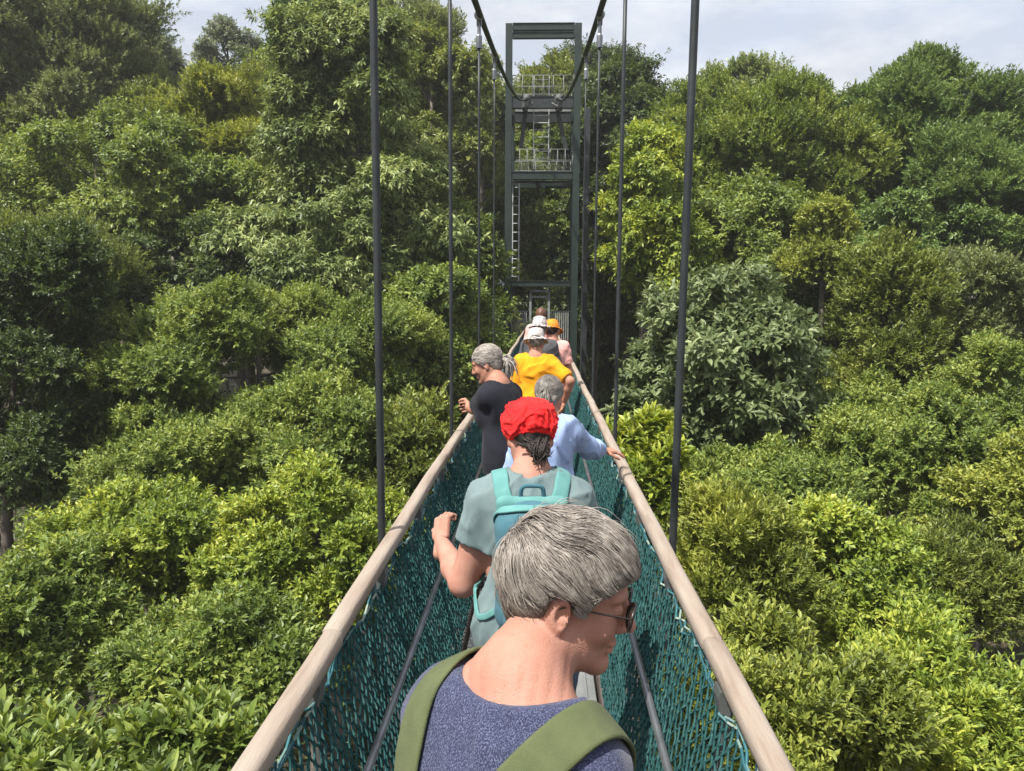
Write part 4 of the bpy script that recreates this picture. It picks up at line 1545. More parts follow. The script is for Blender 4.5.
def shirt(fg, t, B, mat, step=0.008, g=0.013, sleeve=0.62, hem=-0.10, neck=0.50, neck_r=0.0, wr=0.006, name='shirt', seed=1, cuff_g=0.010, fine=((), (), ()), neck_tilt=0.35, wsc=26):
    """Top cut off at hem (below the pelvis), neckline and cuffs; hollow towards the body."""
    S_ = SDF()
    fg.trunk(S_, g)
    s = fg.s
    M = np.array([fg.Rs, fg.back, fg.sp])
    S_.ell(fg.P(0.02), np.array([0.172 * fg.stout, 0.125 * fg.stout, 0.22]) * s + g, M, 0.08)
    ends = []
    for k in (-1, 1):
        if sleeve <= 1.0:
            e = fg.sh[k] + (fg.elb[k] - fg.sh[k]) * min(sleeve + 0.1, 1.05)
            S_.cone(fg.sh[k], e, 0.054 * s * fg.stout * fg.armf + g, 0.047 * s * fg.stout * fg.armf + g + cuff_g, 0.05)
            d = unit(fg.elb[k] - fg.sh[k])
            ends.append((k, fg.sh[k], d, np.linalg.norm(fg.elb[k] - fg.sh[k]) * sleeve))
        else:
            e = fg.elb[k] + (fg.wr[k] - fg.elb[k]) * (sleeve - 0.95)
            S_.cone(fg.sh[k], fg.elb[k], 0.054 * s * fg.stout + g, 0.046 * s * fg.stout + g, 0.05)
            S_.cone(fg.elb[k], e, 0.046 * s * fg.stout + g, 0.036 * s * fg.stout + g + cuff_g * 0.6, 0.03)
            d = unit(fg.wr[k] - fg.elb[k])
            ends.append((k, fg.elb[k], d, np.linalg.norm(fg.wr[k] - fg.elb[k]) * (sleeve - 1.0)))
    S_.func(wrinkle(wr, wsc, seed, (1, 1, 0.6)), 'd')
    S_.trim = len(S_.p)
    lo, hi = S_.bounds()
    S_.p.append((lambda X, Y, Z: (B.upper if sleeve <= 1.0 else B.torso).eval(X, Y, Z) - max(0.0055, 0.95 * step), lo, hi, 0.006, 'u'))
    S_.plane(fg.P(hem), -fg.sp)
    S_.plane(fg.P(0.575), fg.sp - fg.back * 0.2, k=0.004)
    cn = fg.P(0.53)

    def neckcut(X, Y, Z):
        dx, dy, dz = X - cn[0], Y - cn[1], Z - cn[2]
        x = (dx * fg.Rs[0] + dy * fg.Rs[1] + dz * fg.Rs[2]) / s
        y = (dx * fg.back[0] + dy * fg.back[1] + dz * fg.back[2]) / s
        z = (dx * fg.sp[0] + dy * fg.sp[1] + dz * fg.sp[2]) / s
        r = np.sqrt(x * x + (y * 0.85) ** 2)
        fl = (neck - 0.53) - 0.9 * np.maximum(y, 0) ** 1.0 * neck_tilt + 2.2 * x * x
        return np.maximum(r - neck_r, fl - z) * s
    S_.func(neckcut, 's', 0.008)
    for (k, a, d, L) in ends:
        def endcut(X, Y, Z, a=a, d=d, L=L, k=k):
            dx, dy, dz = X - a[0], Y - a[1], Z - a[2]
            x = dx * d[0] + dy * d[1] + dz * d[2]
            r = np.sqrt(np.maximum(dx * dx + dy * dy + dz * dz - x * x, 0))
            return np.where(r < 0.105, x - L, -1.0)
        S_.func(endcut, 'i')
    V, Q = polygonise(S_, step, fine)
    return mesh_obj(name, V, Q, [], mat, t, True), S_


def trousers(fg, t, mat, step=0.010, g=0.012, seed=3):
    S_ = SDF()
    s = fg.s
    M = np.array([fg.Rt, fg.back, fg.sp])
    S_.ell(fg.P(0.0), np.array([0.170 * fg.stout, 0.120 * fg.stout, 0.13]) * s + g * 0.6, M, 0.04)
    for k in (-1, 1):
        knee = (fg.hip[k] + fg.foot[k]) / 2 + fg.F * 0.025 * s
        S_.cone(fg.hip[k], knee, 0.088 * s * fg.stout + g, 0.063 * s * fg.stout + g, 0.04)
        S_.cone(knee, fg.foot[k] + np.array([0, 0, 0.02]), 0.063 * s * fg.stout + g, 0.052 * s + g, 0.02)
    S_.plane(fg.P(0.07), fg.sp)
    S_.func(wrinkle(0.006, 22, seed, (1, 1, 0.7)), 'd')
    sdf_obj('trousers', S_, step, mat, t)
    for k in (-1, 1):
        Z = SDF()
        fg.foot_sdf(Z, k, 0.008)
        Z.plane(fg.base + np.array([0, 0, 0.004]), (0, 0, -1))
        sdf_obj('shoe', Z, step, m_shoe, t)


def eyes(fg, t):
    for k in (-1, 1):
        mb = MB()
        mb.lathe([(0, 0.0133), (0.004, 0.0127), (0.009, 0.0098), (0.0123, 0.005), (0.0133, 0), (0.009, -0.0098), (0, -0.0133)], fg.hw((k * 0.031, 0.0765, 0.007)), 14,
                 np.array([fg.H[:, 0], fg.H[:, 2], fg.H[:, 1]]) * fg.hs)
        e = mb.build('eye', m_eye, t, smooth=True)
        mb = MB()
        mb.lathe([(0, 0.0140), (0.0035, 0.0137), (0.0058, 0.0125)], fg.hw((k * 0.031, 0.0767, 0.006)), 12, np.array([fg.H[:, 0], fg.H[:, 2], fg.H[:, 1]]) * fg.hs)
        mb.build('iris', m_black, e, smooth=True)


def hair_cap(fg, name, mat, t, line, g=0.010, step=0.006, wr=0.004, add=None, seed=2, occ=1.0, front=0.075, fine=((), (), ())):
    """Solid under-layer of the hair above a hairline z = line(y) in head space."""
    Hh = SDF()
    h = fg.hs
    Hh.ell(fg.hw((0, -0.016, 0.036)), (np.array([0.073, 0.094, 0.082]) + g) * h, fg.H.T, 0.01)
    Hh.ell(fg.hw((0, -0.045, -0.010)), (np.array([0.060, 0.055, 0.070]) + g * occ) * h, fg.H.T, 0.03)
    if add:
        add(Hh)
    Ht = fg.H.T / h
    ys, zs = zip(*line)

    def cut(X, Y, Z):
        dx, dy, dz = X - fg.HC[0], Y - fg.HC[1], Z - fg.HC[2]
        ly = Ht[1][0] * dx + Ht[1][1] * dy + Ht[1][2] * dz
        lz = Ht[2][0] * dx + Ht[2][1] * dy + Ht[2][2] * dz
        return (np.interp(ly, ys, zs) - lz) * 0.8 * h
    Hh.func(cut, 'i', 0.006)
    Hh.func(wrinkle(wr, 70, seed), 'd')
    return sdf_obj(name, Hh, step, mat, t, fine), Hh


LINE_SHORT = [(-0.2, -0.072), (-0.085, -0.070), (-0.055, -0.055), (-0.030, -0.018), (-0.020, 0.030), (0.004, 0.032), (0.010, -0.002), (0.026, 0.004), (0.032, 0.030), (0.055, 0.045), (0.075, 0.075), (0.2, 0.08)]


def head_line(pts):
    ys, zs = zip(*pts)
    return lambda y: np.interp(y, ys, zs)


# ================================================================== 1. woman in the foreground
f1, t1 = person('woman with short silver hair, glasses and navy marl top with olive straps, nearest',
                head=at(566, 594, 1.17), lean=14, neck=46, hyaw=-53, hpitch=13, hroll=0, yaw=-39, twist=0, broad=0.84, stout=0.96, drop=0.050)
hx, hy, hz = f1.HC
B1 = body(f1, t1, sk_pink, step=0.009, crease=0.0006, fine=([(hx - 0.15, hx + 0.15, 0.003)], [(hy - 0.14, hy + 0.15, 0.003)], [(hz - 0.17, hz + 0.16, 0.003)]),
          hands=((-1, None), (1, None)))
trousers(f1, t1, m_khakic)
sh1, S1 = shirt(f1, t1, B1, m_marl, step=0.0048, g=0.012, sleeve=0.72, hem=-0.12, wsc=34, neck=0.514, neck_tilt=0.7, neck_r=0.104, wr=0.0050, seed=4,
                fine=((), (), [(f1.P(0.36)[2], f1.P(0.6)[2], 0.0035)]))
eyes(f1, t1)
LINE1 = [(-0.2, -0.074), (-0.085, -0.072), (-0.055, -0.058), (-0.034, -0.024), (-0.026, 0.026), (0.004, 0.034), (0.010, 0.000), (0.030, -0.002), (0.038, 0.026), (0.055, 0.044), (0.08, 0.060), (0.2, 0.065)]
hair1, H1 = hair_cap(f1, 'hair', h_silverdk, t1, LINE1, g=0.008, occ=0.1, step=0.004, wr=0.003, seed=6)
line1 = head_line(LINE1)
wh = np.array([-0.006, -0.104, 0.074])


def flow1(P):
    d = unit(P - wh)
    sw = np.cross(np.tile([0, 0, 1.0], (len(P), 1)), d)
    front = np.clip((P[:, 1:2] + 0.01) / 0.08, 0, 1)
    back = np.clip((-P[:, 1:2] - 0.02) / 0.07, 0, 1)
    q = P * 62.0
    lock = np.stack([np.sin(q[:, 1] + 1.3 * np.sin(q[:, 2] * 0.7)), np.sin(q[:, 2] * 1.1 + 1.2 * np.sin(q[:, 0] * 0.8)), np.sin(q[:, 0] * 0.9 + q[:, 1] * 0.8)], 1)
    return d + sw * 0.25 + front * np.array([0.15, 0.35, -0.10]) + np.array([0, 0.05, -0.40]) - back * np.array([0, 0.0, 0.4]) + lock * 0.30


def len1(P):
    low = np.clip((0.03 - P[:, 2]) / 0.08, 0, 1)
    return 0.085 - 0.052 * low


def ok1(P):
    return (P[:, 2] > line1(P[:, 1]) + 0.004)


rn_ = np.random.default_rng(3)
rngn = lambda k: rn_.normal(0, 0.014, k)
napeish = lambda P: (P[:, 2] + 0.30 * P[:, 1] + 0.010 * np.sin(P[:, 0] * 90) + rngn(len(P)) < 0.020) & (P[:, 1] < 0.0)
strands(f1, 'nape_strands', h_nape, hair1, np.random.default_rng(6), 6500, lambda P: ok1(P) & napeish(P), flow1, lambda P: len1(P) * 0.75, (0, -0.012, 0.036), np.array([0.083, 0.105, 0.093]),
        under=H1, r=0.0008, lift=(0.000, 0.004), wave=0.004, stop=lambda P: P[:, 2] < line1(P[:, 1]) - 0.008)
strands(f1, 'hair_strands', h_silver, hair1, np.random.default_rng(5), 24000, lambda P: ok1(P) & ~napeish(P), flow1, len1, (0, -0.008, 0.038), np.array([0.083, 0.109, 0.096]), under=H1,
        r=0.00066, lift=(0.000, 0.014), wave=0.004, locks=420, drop=lambda P: (P[:, 1] > 0.005) & (P[:, 2] < line1(P[:, 1]) - 0.007), taper=lambda P: np.clip((P[:, 2] - line1(P[:, 1])) / 0.07, 0.05, 1.0), stop=lambda P: P[:, 2] < line1(P[:, 1]) - 0.003)
strands(f1, 'stray_strands', h_silver, hair1, np.random.default_rng(9), 140, lambda P: ok1(P) & (P[:, 1] < 0.05), flow1, lambda P: len1(P) * 0.8, (0, -0.008, 0.038), np.array([0.083, 0.109, 0.096]),
        under=H1, r=0.0005, lift=(0.012, 0.026), wave=0.008, drop=lambda P: P[:, 2] < line1(P[:, 1]) + 0.004)
# glasses
mb = MB()
lens_c = {}
for k in (-1, 1):
    a = np.linspace(0, 2 * np.pi, 25)
    ring = [(k * (0.032 + 0.024 * math.cos(u) * (1 if math.sin(u) > -0.9 else 1)), 0.107 - 0.004 * abs(math.cos(u)), 0.002 + 0.021 * math.sin(u)) for u in a]
    W = np.array([f1.hw(p) for p in ring])
    mb.tube(W, 0.0030, 6, caps=False)
    lens_c[k] = W
    mb.tube([f1.hw(p) for p in ((k * 0.056, 0.104, 0.010), (k * 0.066, 0.098, 0.012), (k * 0.075, 0.05, 0.012), (k * 0.080, 0.0, 0.012), (k * 0.081, -0.016, 0.004))], 0.0016, 6)
mb.tube([f1.hw(p) for p in ((-0.010, 0.108, 0.006), (0, 0.112, 0.009), (0.010, 0.108, 0.006))], 0.0018, 6)
gl = mb.build('glasses', m_black, t1, smooth=True)
for k in (-1, 1):
    V = np.concatenate([lens_c[k][:-1], lens_c[k][:-1] + f1.H[:, 1] * 0.0012, [lens_c[k][:-1].mean(0)], [lens_c[k][:-1].mean(0) + f1.H[:, 1] * 0.0012]])
    n = 24
    T = [(48, (i + 1) % n, i) for i in range(n)] + [(49, n + i, n + (i + 1) % n) for i in range(n)]
    mesh_obj('lens', V, [], T, m_lens, gl, True)


# backpack of the foreground woman: two wide shoulder straps over the top's back, the bag low on the back
def strap_on(fg, S_, knots, n, w, th, off, name, mat, parent, sdir=None):
    P = spline(knots, n)
    Sm = SDF()
    Sm.p = S_.p[:S_.trim + 1]
    P, Nn = project(Sm, P, off)
    for _ in range(3):
        P[1:-1] = (P[:-2] + 2 * P[1:-1] + P[2:]) / 4
        Nn[1:-1] = (Nn[:-2] + 2 * Nn[1:-1] + Nn[2:]) / 4
    T = unit(np.gradient(P, axis=0))
    mb_ = MB()
    mb_.ribbon(P, np.cross(T, unit(Nn)), Nn, w, th)
    return mb_.build(name, mat, parent, smooth=True)


def tp(fg, x, y, z):
    """Torso-local point: x right, y forward, z up the spine (fractions of stature unit)."""
    return fg.P(z) + (fg.Rs * x + fg.back * y) * fg.s


pack1 = thing('backpack', 'olive green backpack with wide straps worn by the silver haired woman', 'backpack', tp(f1, 0, -0.2, 0.15))
SB = SDF()
M1 = np.array([f1.Rs, f1.back, f1.sp])
SB.rbox(tp(f1, 0, -0.215, 0.14), np.array([0.135, 0.065, 0.175]) * f1.s, 0.05, M1, 0.02)
SB.rbox(tp(f1, 0, -0.285, 0.09), np.array([0.10, 0.03, 0.10]) * f1.s, 0.025, M1, 0.015)
SB.func(wrinkle(0.004, 24, 9), 'd')
sdf_obj('bag', SB, 0.009, m_oliveweb, pack1)
for k, kn in ((-1, [(-0.085, -0.15, 0.26), (-0.098, -0.13, 0.36), (-0.112, -0.10, 0.46), (-0.112, -0.03, 0.545), (-0.110, 0.05, 0.53), (-0.12, 0.13, 0.42), (-0.13, 0.13, 0.28)]),
              (1, [(0.020, -0.16, 0.26), (0.060, -0.14, 0.36), (0.118, -0.11, 0.46), (0.150, -0.04, 0.53), (0.150, 0.05, 0.52), (0.14, 0.13, 0.42), (0.13, 0.13, 0.28)])):
    strap_on(f1, S1, [tp(f1, *q) for q in kn], 40, 0.066, 0.0045, 0.005, 'shoulder_strap', m_oliveweb, pack1)

# ================================================================== 2. woman in the red cap
f2, t2 = person('woman in red cloth cap and grey green t-shirt with her left arm bent',
                head=at(530, 437, 2.60), lean=7, neck=30, hyaw=6, hpitch=24, yaw=3, broad=0.94, stout=1.06, armf=1.12, drop=0.04, arml=1.12,
                lh=at(441, 541, 2.74), lpole=(-0.05, -0.45, -1.0), rh=at(572, 610, 2.75))
B2 = body(f2, t2, sk_pink, step=0.008, hands=((-1, np.array([0.5, 0.3, -0.6]), np.array([0.0, 0.55, 0.75]), 1.75), (1, None)))
trousers(f2, t2, m_jean)
sh2, S2 = shirt(f2, t2, B2, m_teal, g=0.014, sleeve=0.50, hem=-0.10, neck=0.535, neck_tilt=0.5, neck_r=0.074, wsc=34, wr=0.008, seed=14, step=0.007)
hc2, H2 = hair_cap(f2, 'hair', h_brown, t2, [(-0.2, -0.062), (-0.085, -0.060), (-0.05, -0.03), (-0.03, 0.01), (0.0, 0.03), (0.05, 0.05), (0.2, 0.08)], g=0.003, step=0.006, seed=3)
mb = MB()
rr = np.random.default_rng(31)
for q in range(100):                                            # loose dark tail below the cap
    a = f2.hw((rr.normal(0.012, 0.020), -0.098 + rr.normal(0, 0.006), -0.045 + rr.normal(0, 0.012)))
    b = f2.hw((rr.normal(0.016, 0.018), -0.112 + rr.normal(0, 0.008), -0.080 + rr.normal(0, 0.012)))
    c = f2.hw((rr.normal(0.020, 0.016), -0.108 + rr.normal(0, 0.008), -0.096 + rr.normal(0, 0.014)))
    mb.tube(spline([a, b, c], 7), np.linspace(0.0055, 0.0012, 7), 4)
mb.build('hair_tail', h_brown, hc2, smooth=True)
CP = SDF()
HT = f2.H.T
CP.ell(f2.hw((0, -0.018, 0.056)), np.array([0.102, 0.118, 0.084]) * f2.hs, HT, 0.02)
CP.ell(f2.hw((0, -0.014, 0.024)), np.array([0.094, 0.114, 0.066]) * f2.hs, HT, 0.02)
CP.plane(f2.hw((0, 0, -0.006)), -f2.H[:, 2] - f2.H[:, 1] * 0.05, k=0.006)
CP.func(wrinkle(0.0095, 62, 21), 'd')
CP.func(wrinkle(0.0035, 150, 22), 'd')
cap2 = sdf_obj('cap', CP, 0.0038, m_red, t2)
Bd = SDF()
Bd.ell(f2.hw((0, -0.012, 0.026)), np.array([0.0925, 0.111, 0.090]) * f2.hs, HT, 0.0)
Bd.plane(f2.hw((0, 0, 0.010)), f2.H[:, 2] + f2.H[:, 1] * 0.05)
Bd.plane(f2.hw((0, 0, -0.018)), -f2.H[:, 2] - f2.H[:, 1] * 0.05)
Bd.func(wrinkle(0.004, 60, 5), 'd')
sdf_obj('cap_band', Bd, 0.0045, m_red, cap2)
pack2 = thing('backpack', 'small blue teal backpack with aqua straps on the red capped woman', 'backpack', tp(f2, 0, -0.2, 0.25))
M2 = np.array([f2.Rs, f2.back, f2.sp])
PB = SDF()
PB.rbox(tp(f2, 0.0, -0.205, 0.245), np.array([0.125, 0.070, 0.205]) * f2.s, 0.065, M2, 0.02)
PB.ell(tp(f2, 0.0, -0.20, 0.40), np.array([0.118, 0.075, 0.075]) * f2.s, M2, 0.03)
PB.rbox(tp(f2, 0.0, -0.275, 0.17), np.array([0.095, 0.030, 0.11]) * f2.s, 0.028, M2, 0.012)
PB.func(wrinkle(0.004, 26, 19), 'd')
bag2 = sdf_obj('bag', PB, 0.007, m_tealpack, pack2)
YK = SDF()                                                     # aqua yoke round the top of the bag
YK.rbox(tp(f2, 0.0, -0.150, 0.425), np.array([0.122, 0.030, 0.060]) * f2.s, 0.024, M2, 0.02)
YK.func(wrinkle(0.002, 40, 2), 'd')
sdf_obj('yoke', YK, 0.006, m_aqua, pack2)
mb = MB()
for k in (-1, 1):
    P = spline([tp(f2, k * 0.128, -0.15, 0.40), tp(f2, k * 0.085, -0.235, 0.445), tp(f2, 0, -0.262, 0.462), ], 14)
    P, Nn = project(PB, P, 0.006)
    mb.ribbon(P, np.cross(unit(np.gradient(P, axis=0)), Nn), Nn, 0.028, 0.005)
mb.build('zip_flap', m_aqua, bag2, smooth=True)
for k in (-1, 1):
    strap_on(f2, S2, [tp(f2, *q) for q in ((k * 0.080, -0.14, 0.43), (k * 0.098, -0.10, 0.49), (k * 0.105, -0.03, 0.545), (k * 0.108, 0.05, 0.52), (k * 0.125, 0.13, 0.40), (k * 0.15, 0.13, 0.25))],
             36, 0.054, 0.006, 0.007, 'shoulder_strap', m_aqua, pack2)
    strap_on(f2, S2, [tp(f2, *q) for q in ((k * 0.12, -0.14, 0.10), (k * 0.165, -0.08, 0.05), (k * 0.17, 0.0, 0.14), (k * 0.16, 0.12, 0.24))], 26, 0.020, 0.003, 0.006, 'lower_strap', m_aqua, pack2)
mb = MB()
mb.ribbon(spline([tp(f2, -0.10, -0.20, 0.06), tp(f2, -0.125, -0.19, -0.06), tp(f2, -0.13, -0.17, -0.22)], 12), np.tile(f2.Rs, (12, 1)), np.tile(-f2.back, (12, 1)), 0.020, 0.002)
mb.build('loose_strap', m_aqua, pack2, smooth=True)
mb = MB()
mb.tube(spline([tp(f2, -0.040, -0.150, 0.475), tp(f2, -0.036, -0.165, 0.520), tp(f2, 0.036, -0.165, 0.520), tp(f2, 0.040, -0.150, 0.475)], 16), 0.007, 8)
mb.build('carry_loop', m_tealpack, pack2, smooth=True)

# ================================================================== 3. woman in the pale blue shirt, hand on the right rail
hr = np.array([RAIL_X + 0.012, 4.72, deck_z(4.72) + RAIL_H + 0.056])
f3, t3 = person('grey ponytailed woman in pale blue shirt resting her right hand on handrail',
                head=at(549, 397, 4.2), lean=8, neck=28, hyaw=-4, hpitch=18, yaw=-8, broad=0.88, stout=0.98,
                rh=hr - np.array([0.075, 0.02, 0.0]), rpole=(0.2, -0.7, -0.9), lh=None)
B3 = body(f3, t3, sk_fair, step=0.008, hands=((-1, None), (1, np.array([0.0, 0.05, -1.0]), np.array([1.0, 0.30, -0.12]), 0.35)))
trousers(f3, t3, m_jean)
shirt(f3, t3, B3, m_blue, g=0.018, sleeve=1.84, hem=-0.14, neck=0.535, neck_tilt=0.5, neck_r=0.075, wr=0.009, seed=24, step=0.008, wsc=32)
hc3, H3 = hair_cap(f3, 'hair', h_grey, t3, LINE_SHORT, g=0.008, step=0.006, seed=13)
okS = head_line(LINE_SHORT)
okf = lambda P: P[:, 2] > okS(P[:, 1]) + 0.003
knot = np.array([0.0, -0.112, 0.012])


def flow_tail(P):
    return unit(knot - P) + np.array([0, -0.05, -0.12])


strands(f3, 'hair_strands', h_grey, hc3, np.random.default_rng(15), 3500, okf, flow_tail, lambda P: 0.03 + 0.5 * np.linalg.norm(P - knot, axis=1), (0, -0.016, 0.036),
        np.array([0.081, 0.102, 0.090]), r=0.0016, lift=(0.0, 0.006), wave=0.001)


def tail(fg, parent, mat, pts, r0, n, seed):
    rr_ = np.random.default_rng(seed)
    m = MB()
    for _ in range(n):
        o = rr_.normal(0, r0, 3)
        m.tube(spline([fg.hw(np.array(p) + o * (0.4 + 0.7 * i)) for i, p in enumerate(pts)], 9), np.linspace(0.006, 0.0016, 9) * rr_.uniform(0.6, 1.2), 4)
    m.build('ponytail', mat, parent, smooth=True)


tail(f3, hc3, h_grey, [(0, -0.112, 0.015), (0.004, -0.138, -0.01), (0.008, -0.132, -0.06), (0.010, -0.115, -0.11)], 0.010, 60, 4)

# ================================================================== 4. man in black looking over the left rail
hl = np.array([-0.622, 5.80, deck_z(5.8) + RAIL_H + 0.16])
f4, t4 = person('grey haired man in black t-shirt at left handrail looking down over it',
                head=at(487, 364, 5.0), lean=8, neck=34, hyaw=22, hpitch=22, yaw=58, twist=0, broad=0.80, stout=0.90, drop=0.03,
                lh=hl + np.array([0.035, -0.085, 0.01]), lpole=(-0.2, -0.3, -1.0), rh=None)
B4 = body(f4, t4, sk_fair, step=0.008, hands=((-1, np.array([-1.0, 0.15, -0.2]), np.array([-0.15, 1.0, -0.1]), 1.05), (1, None)))
trousers(f4, t4, m_khakic)
shirt(f4, t4, B4, m_navy, g=0.013, wsc=22, sleeve=0.70, hem=-0.12, neck=0.525, neck_tilt=0.5, neck_r=0.080, wr=0.006, seed=36)
hc4, H4 = hair_cap(f4, 'hair', h_pale, t4, LINE_SHORT, g=0.007, step=0.006, seed=23)
knot4 = np.array([0.0, -0.112, -0.005])
strands(f4, 'hair_strands', h_pale, hc4, np.random.default_rng(25), 3200, okf, lambda P: unit(knot4 - P) + np.array([0, -0.1, -0.05]), lambda P: 0.03 + 0.5 * np.linalg.norm(P - knot4, axis=1),
        (0, -0.016, 0.036), np.array([0.080, 0.101, 0.089]), r=0.0017, lift=(0.0, 0.006), wave=0.001)
tail(f4, hc4, h_pale, [(0, -0.110, -0.002), (0.0, -0.150, -0.02), (0.0, -0.150, -0.06), (0.0, -0.135, -0.10)], 0.012, 70, 8)
mb = MB()
for k in (-1, 1):
    mb.tube([f4.hw(p) for p in ((k * 0.060, 0.062, 0.062), (k * 0.078, 0.02, 0.052), (k * 0.083, -0.03, 0.036))], 0.0028, 5)
    mb.ribbon(np.array([f4.hw((k * x, y, 0.062 - z)) for x, y, z in ((0.006, 0.098, 0), (0.03, 0.095, 0.0), (0.055, 0.078, 0.0))]), np.tile(f4.H[:, 2], (3, 1)), np.tile(f4.H[:, 1], (3, 1)), 0.034, 0.002)
tag(mb.build('sunglasses', m_black, t4, smooth=True))


# ================================================================== 5-8. the walkers ahead
def bucket_hat(fg, t, mat, brim=0.052, seed=1, droop=0.25, name='sun_hat'):
    Z = SDF()
    c = fg.hw((0, -0.012, 0.052))
    M = fg.H.T
    Z.ell(c, np.array([0.087, 0.104, 0.080]) * fg.hs, M, 0.0)
    Z.ell(fg.hw((0, -0.012, 0.110)), np.array([0.070, 0.085, 0.020]) * fg.hs, M, 0.03)
    Z.plane(fg.hw((0, 0, 0.028)), -fg.H[:, 2])
    crown = Z
    # brim: a thin cone shell
    h = fg.hs
    Ht = fg.H.T / h

    def br(X, Y, Zz):
        dx, dy, dz = X - fg.HC[0], Y - fg.HC[1], Zz - fg.HC[2]
        lx = Ht[0][0] * dx + Ht[0][1] * dy + Ht[0][2] * dz
        ly = Ht[1][0] * dx + Ht[1][1] * dy + Ht[1][2] * dz + 0.012
        lz = Ht[2][0] * dx + Ht[2][1] * dy + Ht[2][2] * dz
        r = np.sqrt((lx / 0.086) ** 2 + (ly / 0.103) ** 2) * 0.094
        mid = 0.030 - (r - 0.090) * droop * 2.2 + 0.004 * np.sin(3 * np.arctan2(lx, ly) + seed)
        return np.maximum(np.abs(lz - mid) - 0.004, np.maximum(r - 0.094 - brim, 0.082 - r)) * h
    lo = fg.HC - 0.2
    crown.p.append((br, fg.HC - 0.17, fg.HC + 0.17, 0.008, 'u'))
    crown.func(wrinkle(0.003, 40, seed), 'd')
    return sdf_obj(name, crown, 0.0065, mat, t)


f5, t5 = person('man in bright yellow t-shirt and off white sun hat',
                head=at(536, 342, 7.4), lean=6, neck=22, hyaw=0, hpitch=16, yaw=0, broad=0.88, stout=1.0,
                rh=at(564, 402, 7.3), rpole=(0.7, -0.6, -0.3))
B5 = body(f5, t5, sk_fair, step=0.010, hs=0.005, hands=((-1, None), (1, None)))
trousers(f5, t5, m_khakic, step=0.013)
shirt(f5, t5, B5, m_yell, g=0.019, sleeve=0.85, hem=-0.16, neck=0.525, neck_tilt=0.5, neck_r=0.080, wr=0.010, seed=44, step=0.010, cuff_g=0.006)
hair_cap(f5, 'hair', h_grey, t5, LINE_SHORT, g=0.005, step=0.008)
bucket_hat(f5, t5, m_white, seed=1)

f6, t6 = person('person with off white hat seen just above the hat of the yellow shirted man',
                head=at(539.5, 328.5, 9.0), lean=6, neck=20, hpitch=12, yaw=0, broad=0.88, stout=0.95)
B6 = body(f6, t6, sk_fair, step=0.012, hs=0.005)
trousers(f6, t6, m_jean, step=0.014)
shirt(f6, t6, B6, m_khakic, g=0.018, sleeve=0.7, hem=-0.12, neck=0.525, neck_r=0.080, seed=54, step=0.011)
hair_cap(f6, 'hair', h_grey, t6, LINE_SHORT, g=0.005, step=0.008)
bucket_hat(f6, t6, m_white, brim=0.045, seed=3)

f7, t7 = person('person in pink top and orange sun hat by the right handrail',
                head=at(552.5, 331, 9.4), lean=9, neck=26, hyaw=-10, hpitch=20, hroll=-6, yaw=-4, broad=0.88, stout=0.98,
                rh=None)
B7 = body(f7, t7, sk_pink, step=0.012, hs=0.005)
trousers(f7, t7, m_khakic, step=0.014)
shirt(f7, t7, B7, m_pinkc, g=0.018, sleeve=0.7, hem=-0.12, neck=0.525, neck_r=0.080, seed=64, step=0.011)
hair_cap(f7, 'hair', h_brown, t7, LINE_SHORT, g=0.005, step=0.008)
bucket_hat(f7, t7, m_orange, brim=0.055, seed=5, droop=0.3)

f8, t8 = person('reddish haired walker farthest along the bridge behind the white hats',
                head=at(541, 316, 13.0), lean=5, neck=18, hpitch=8, yaw=0)
B8 = body(f8, t8, sk_pink, step=0.014, hs=0.006)
trousers(f8, t8, m_khakic, step=0.016)
shirt(f8, t8, B8, m_pinkc, g=0.016, sleeve=0.7, hem=-0.12, neck=0.525, neck_r=0.080, seed=74, step=0.013)
h_red = hair_mat('reddish_brown_hair', [(0.0, (0.07, 0.028, 0.016)), (1.0, (0.16, 0.07, 0.04))])
hair_cap(f8, 'hair', h_red, t8, LINE_SHORT, g=0.012, step=0.009)
# ------------------------------------------------------------------ light and sky
SUN = unit(np.array([-0.42, -0.42, 1.0]))
sl = bpy.data.lights.new('sun', 'SUN')
sl.energy = 5.0
sl.angle = math.radians(0.55)
sl.color = (1.0, 0.955, 0.88)
so = bpy.data.objects.new('sun', sl)
so.rotation_euler = Vector(-SUN).to_track_quat('-Z', 'Y').to_euler()
so.location = (0, 0, 60)
C.objects.link(so)

w = bpy.data.worlds.new('World')
S.world = w
w.use_nodes = True
nt = w.node_tree
for n in list(nt.nodes):
    nt.nodes.remove(n)
out = nt.nodes.new('ShaderNodeOutputWorld')
bg = nt.nodes.new('ShaderNodeBackground')
bg.inputs['Strength'].default_value = 0.15
sky = nt.nodes.new('ShaderNodeTexSky')
sky.sky_type = 'NISHITA'
sky.sun_disc = False
sky.sun_elevation = math.asin(SUN[2])
sky.sun_rotation = math.atan2(SUN[0], SUN[1])
sky.air_density = 1.0
sky.dust_density = 2.2
sky.ozone_density = 1.0
tc = nt.nodes.new('ShaderNodeTexCoord')
mp = nt.nodes.new('ShaderNodeMapping')
mp.inputs['Scale'].default_value = (1.0, 1.0, 2.6)
nt.links.new(tc.outputs['Generated'], mp.inputs['Vector'])
ns = nt.nodes.new('ShaderNodeTexNoise')
ns.inputs['Scale'].default_value = 3.4
ns.inputs['Detail'].default_value = 7
ns.inputs['Roughness'].default_value = 0.55
ns.inputs['Distortion'].default_value = 0.35
nt.links.new(mp.outputs['Vector'], ns.inputs['Vector'])
cr = nt.nodes.new('ShaderNodeValToRGB')
cr.color_ramp.elements[0].position = 0.36
cr.color_ramp.elements[0].color = (0.8, 0.8, 0.8, 1)
cr.color_ramp.elements[1].position = 0.68
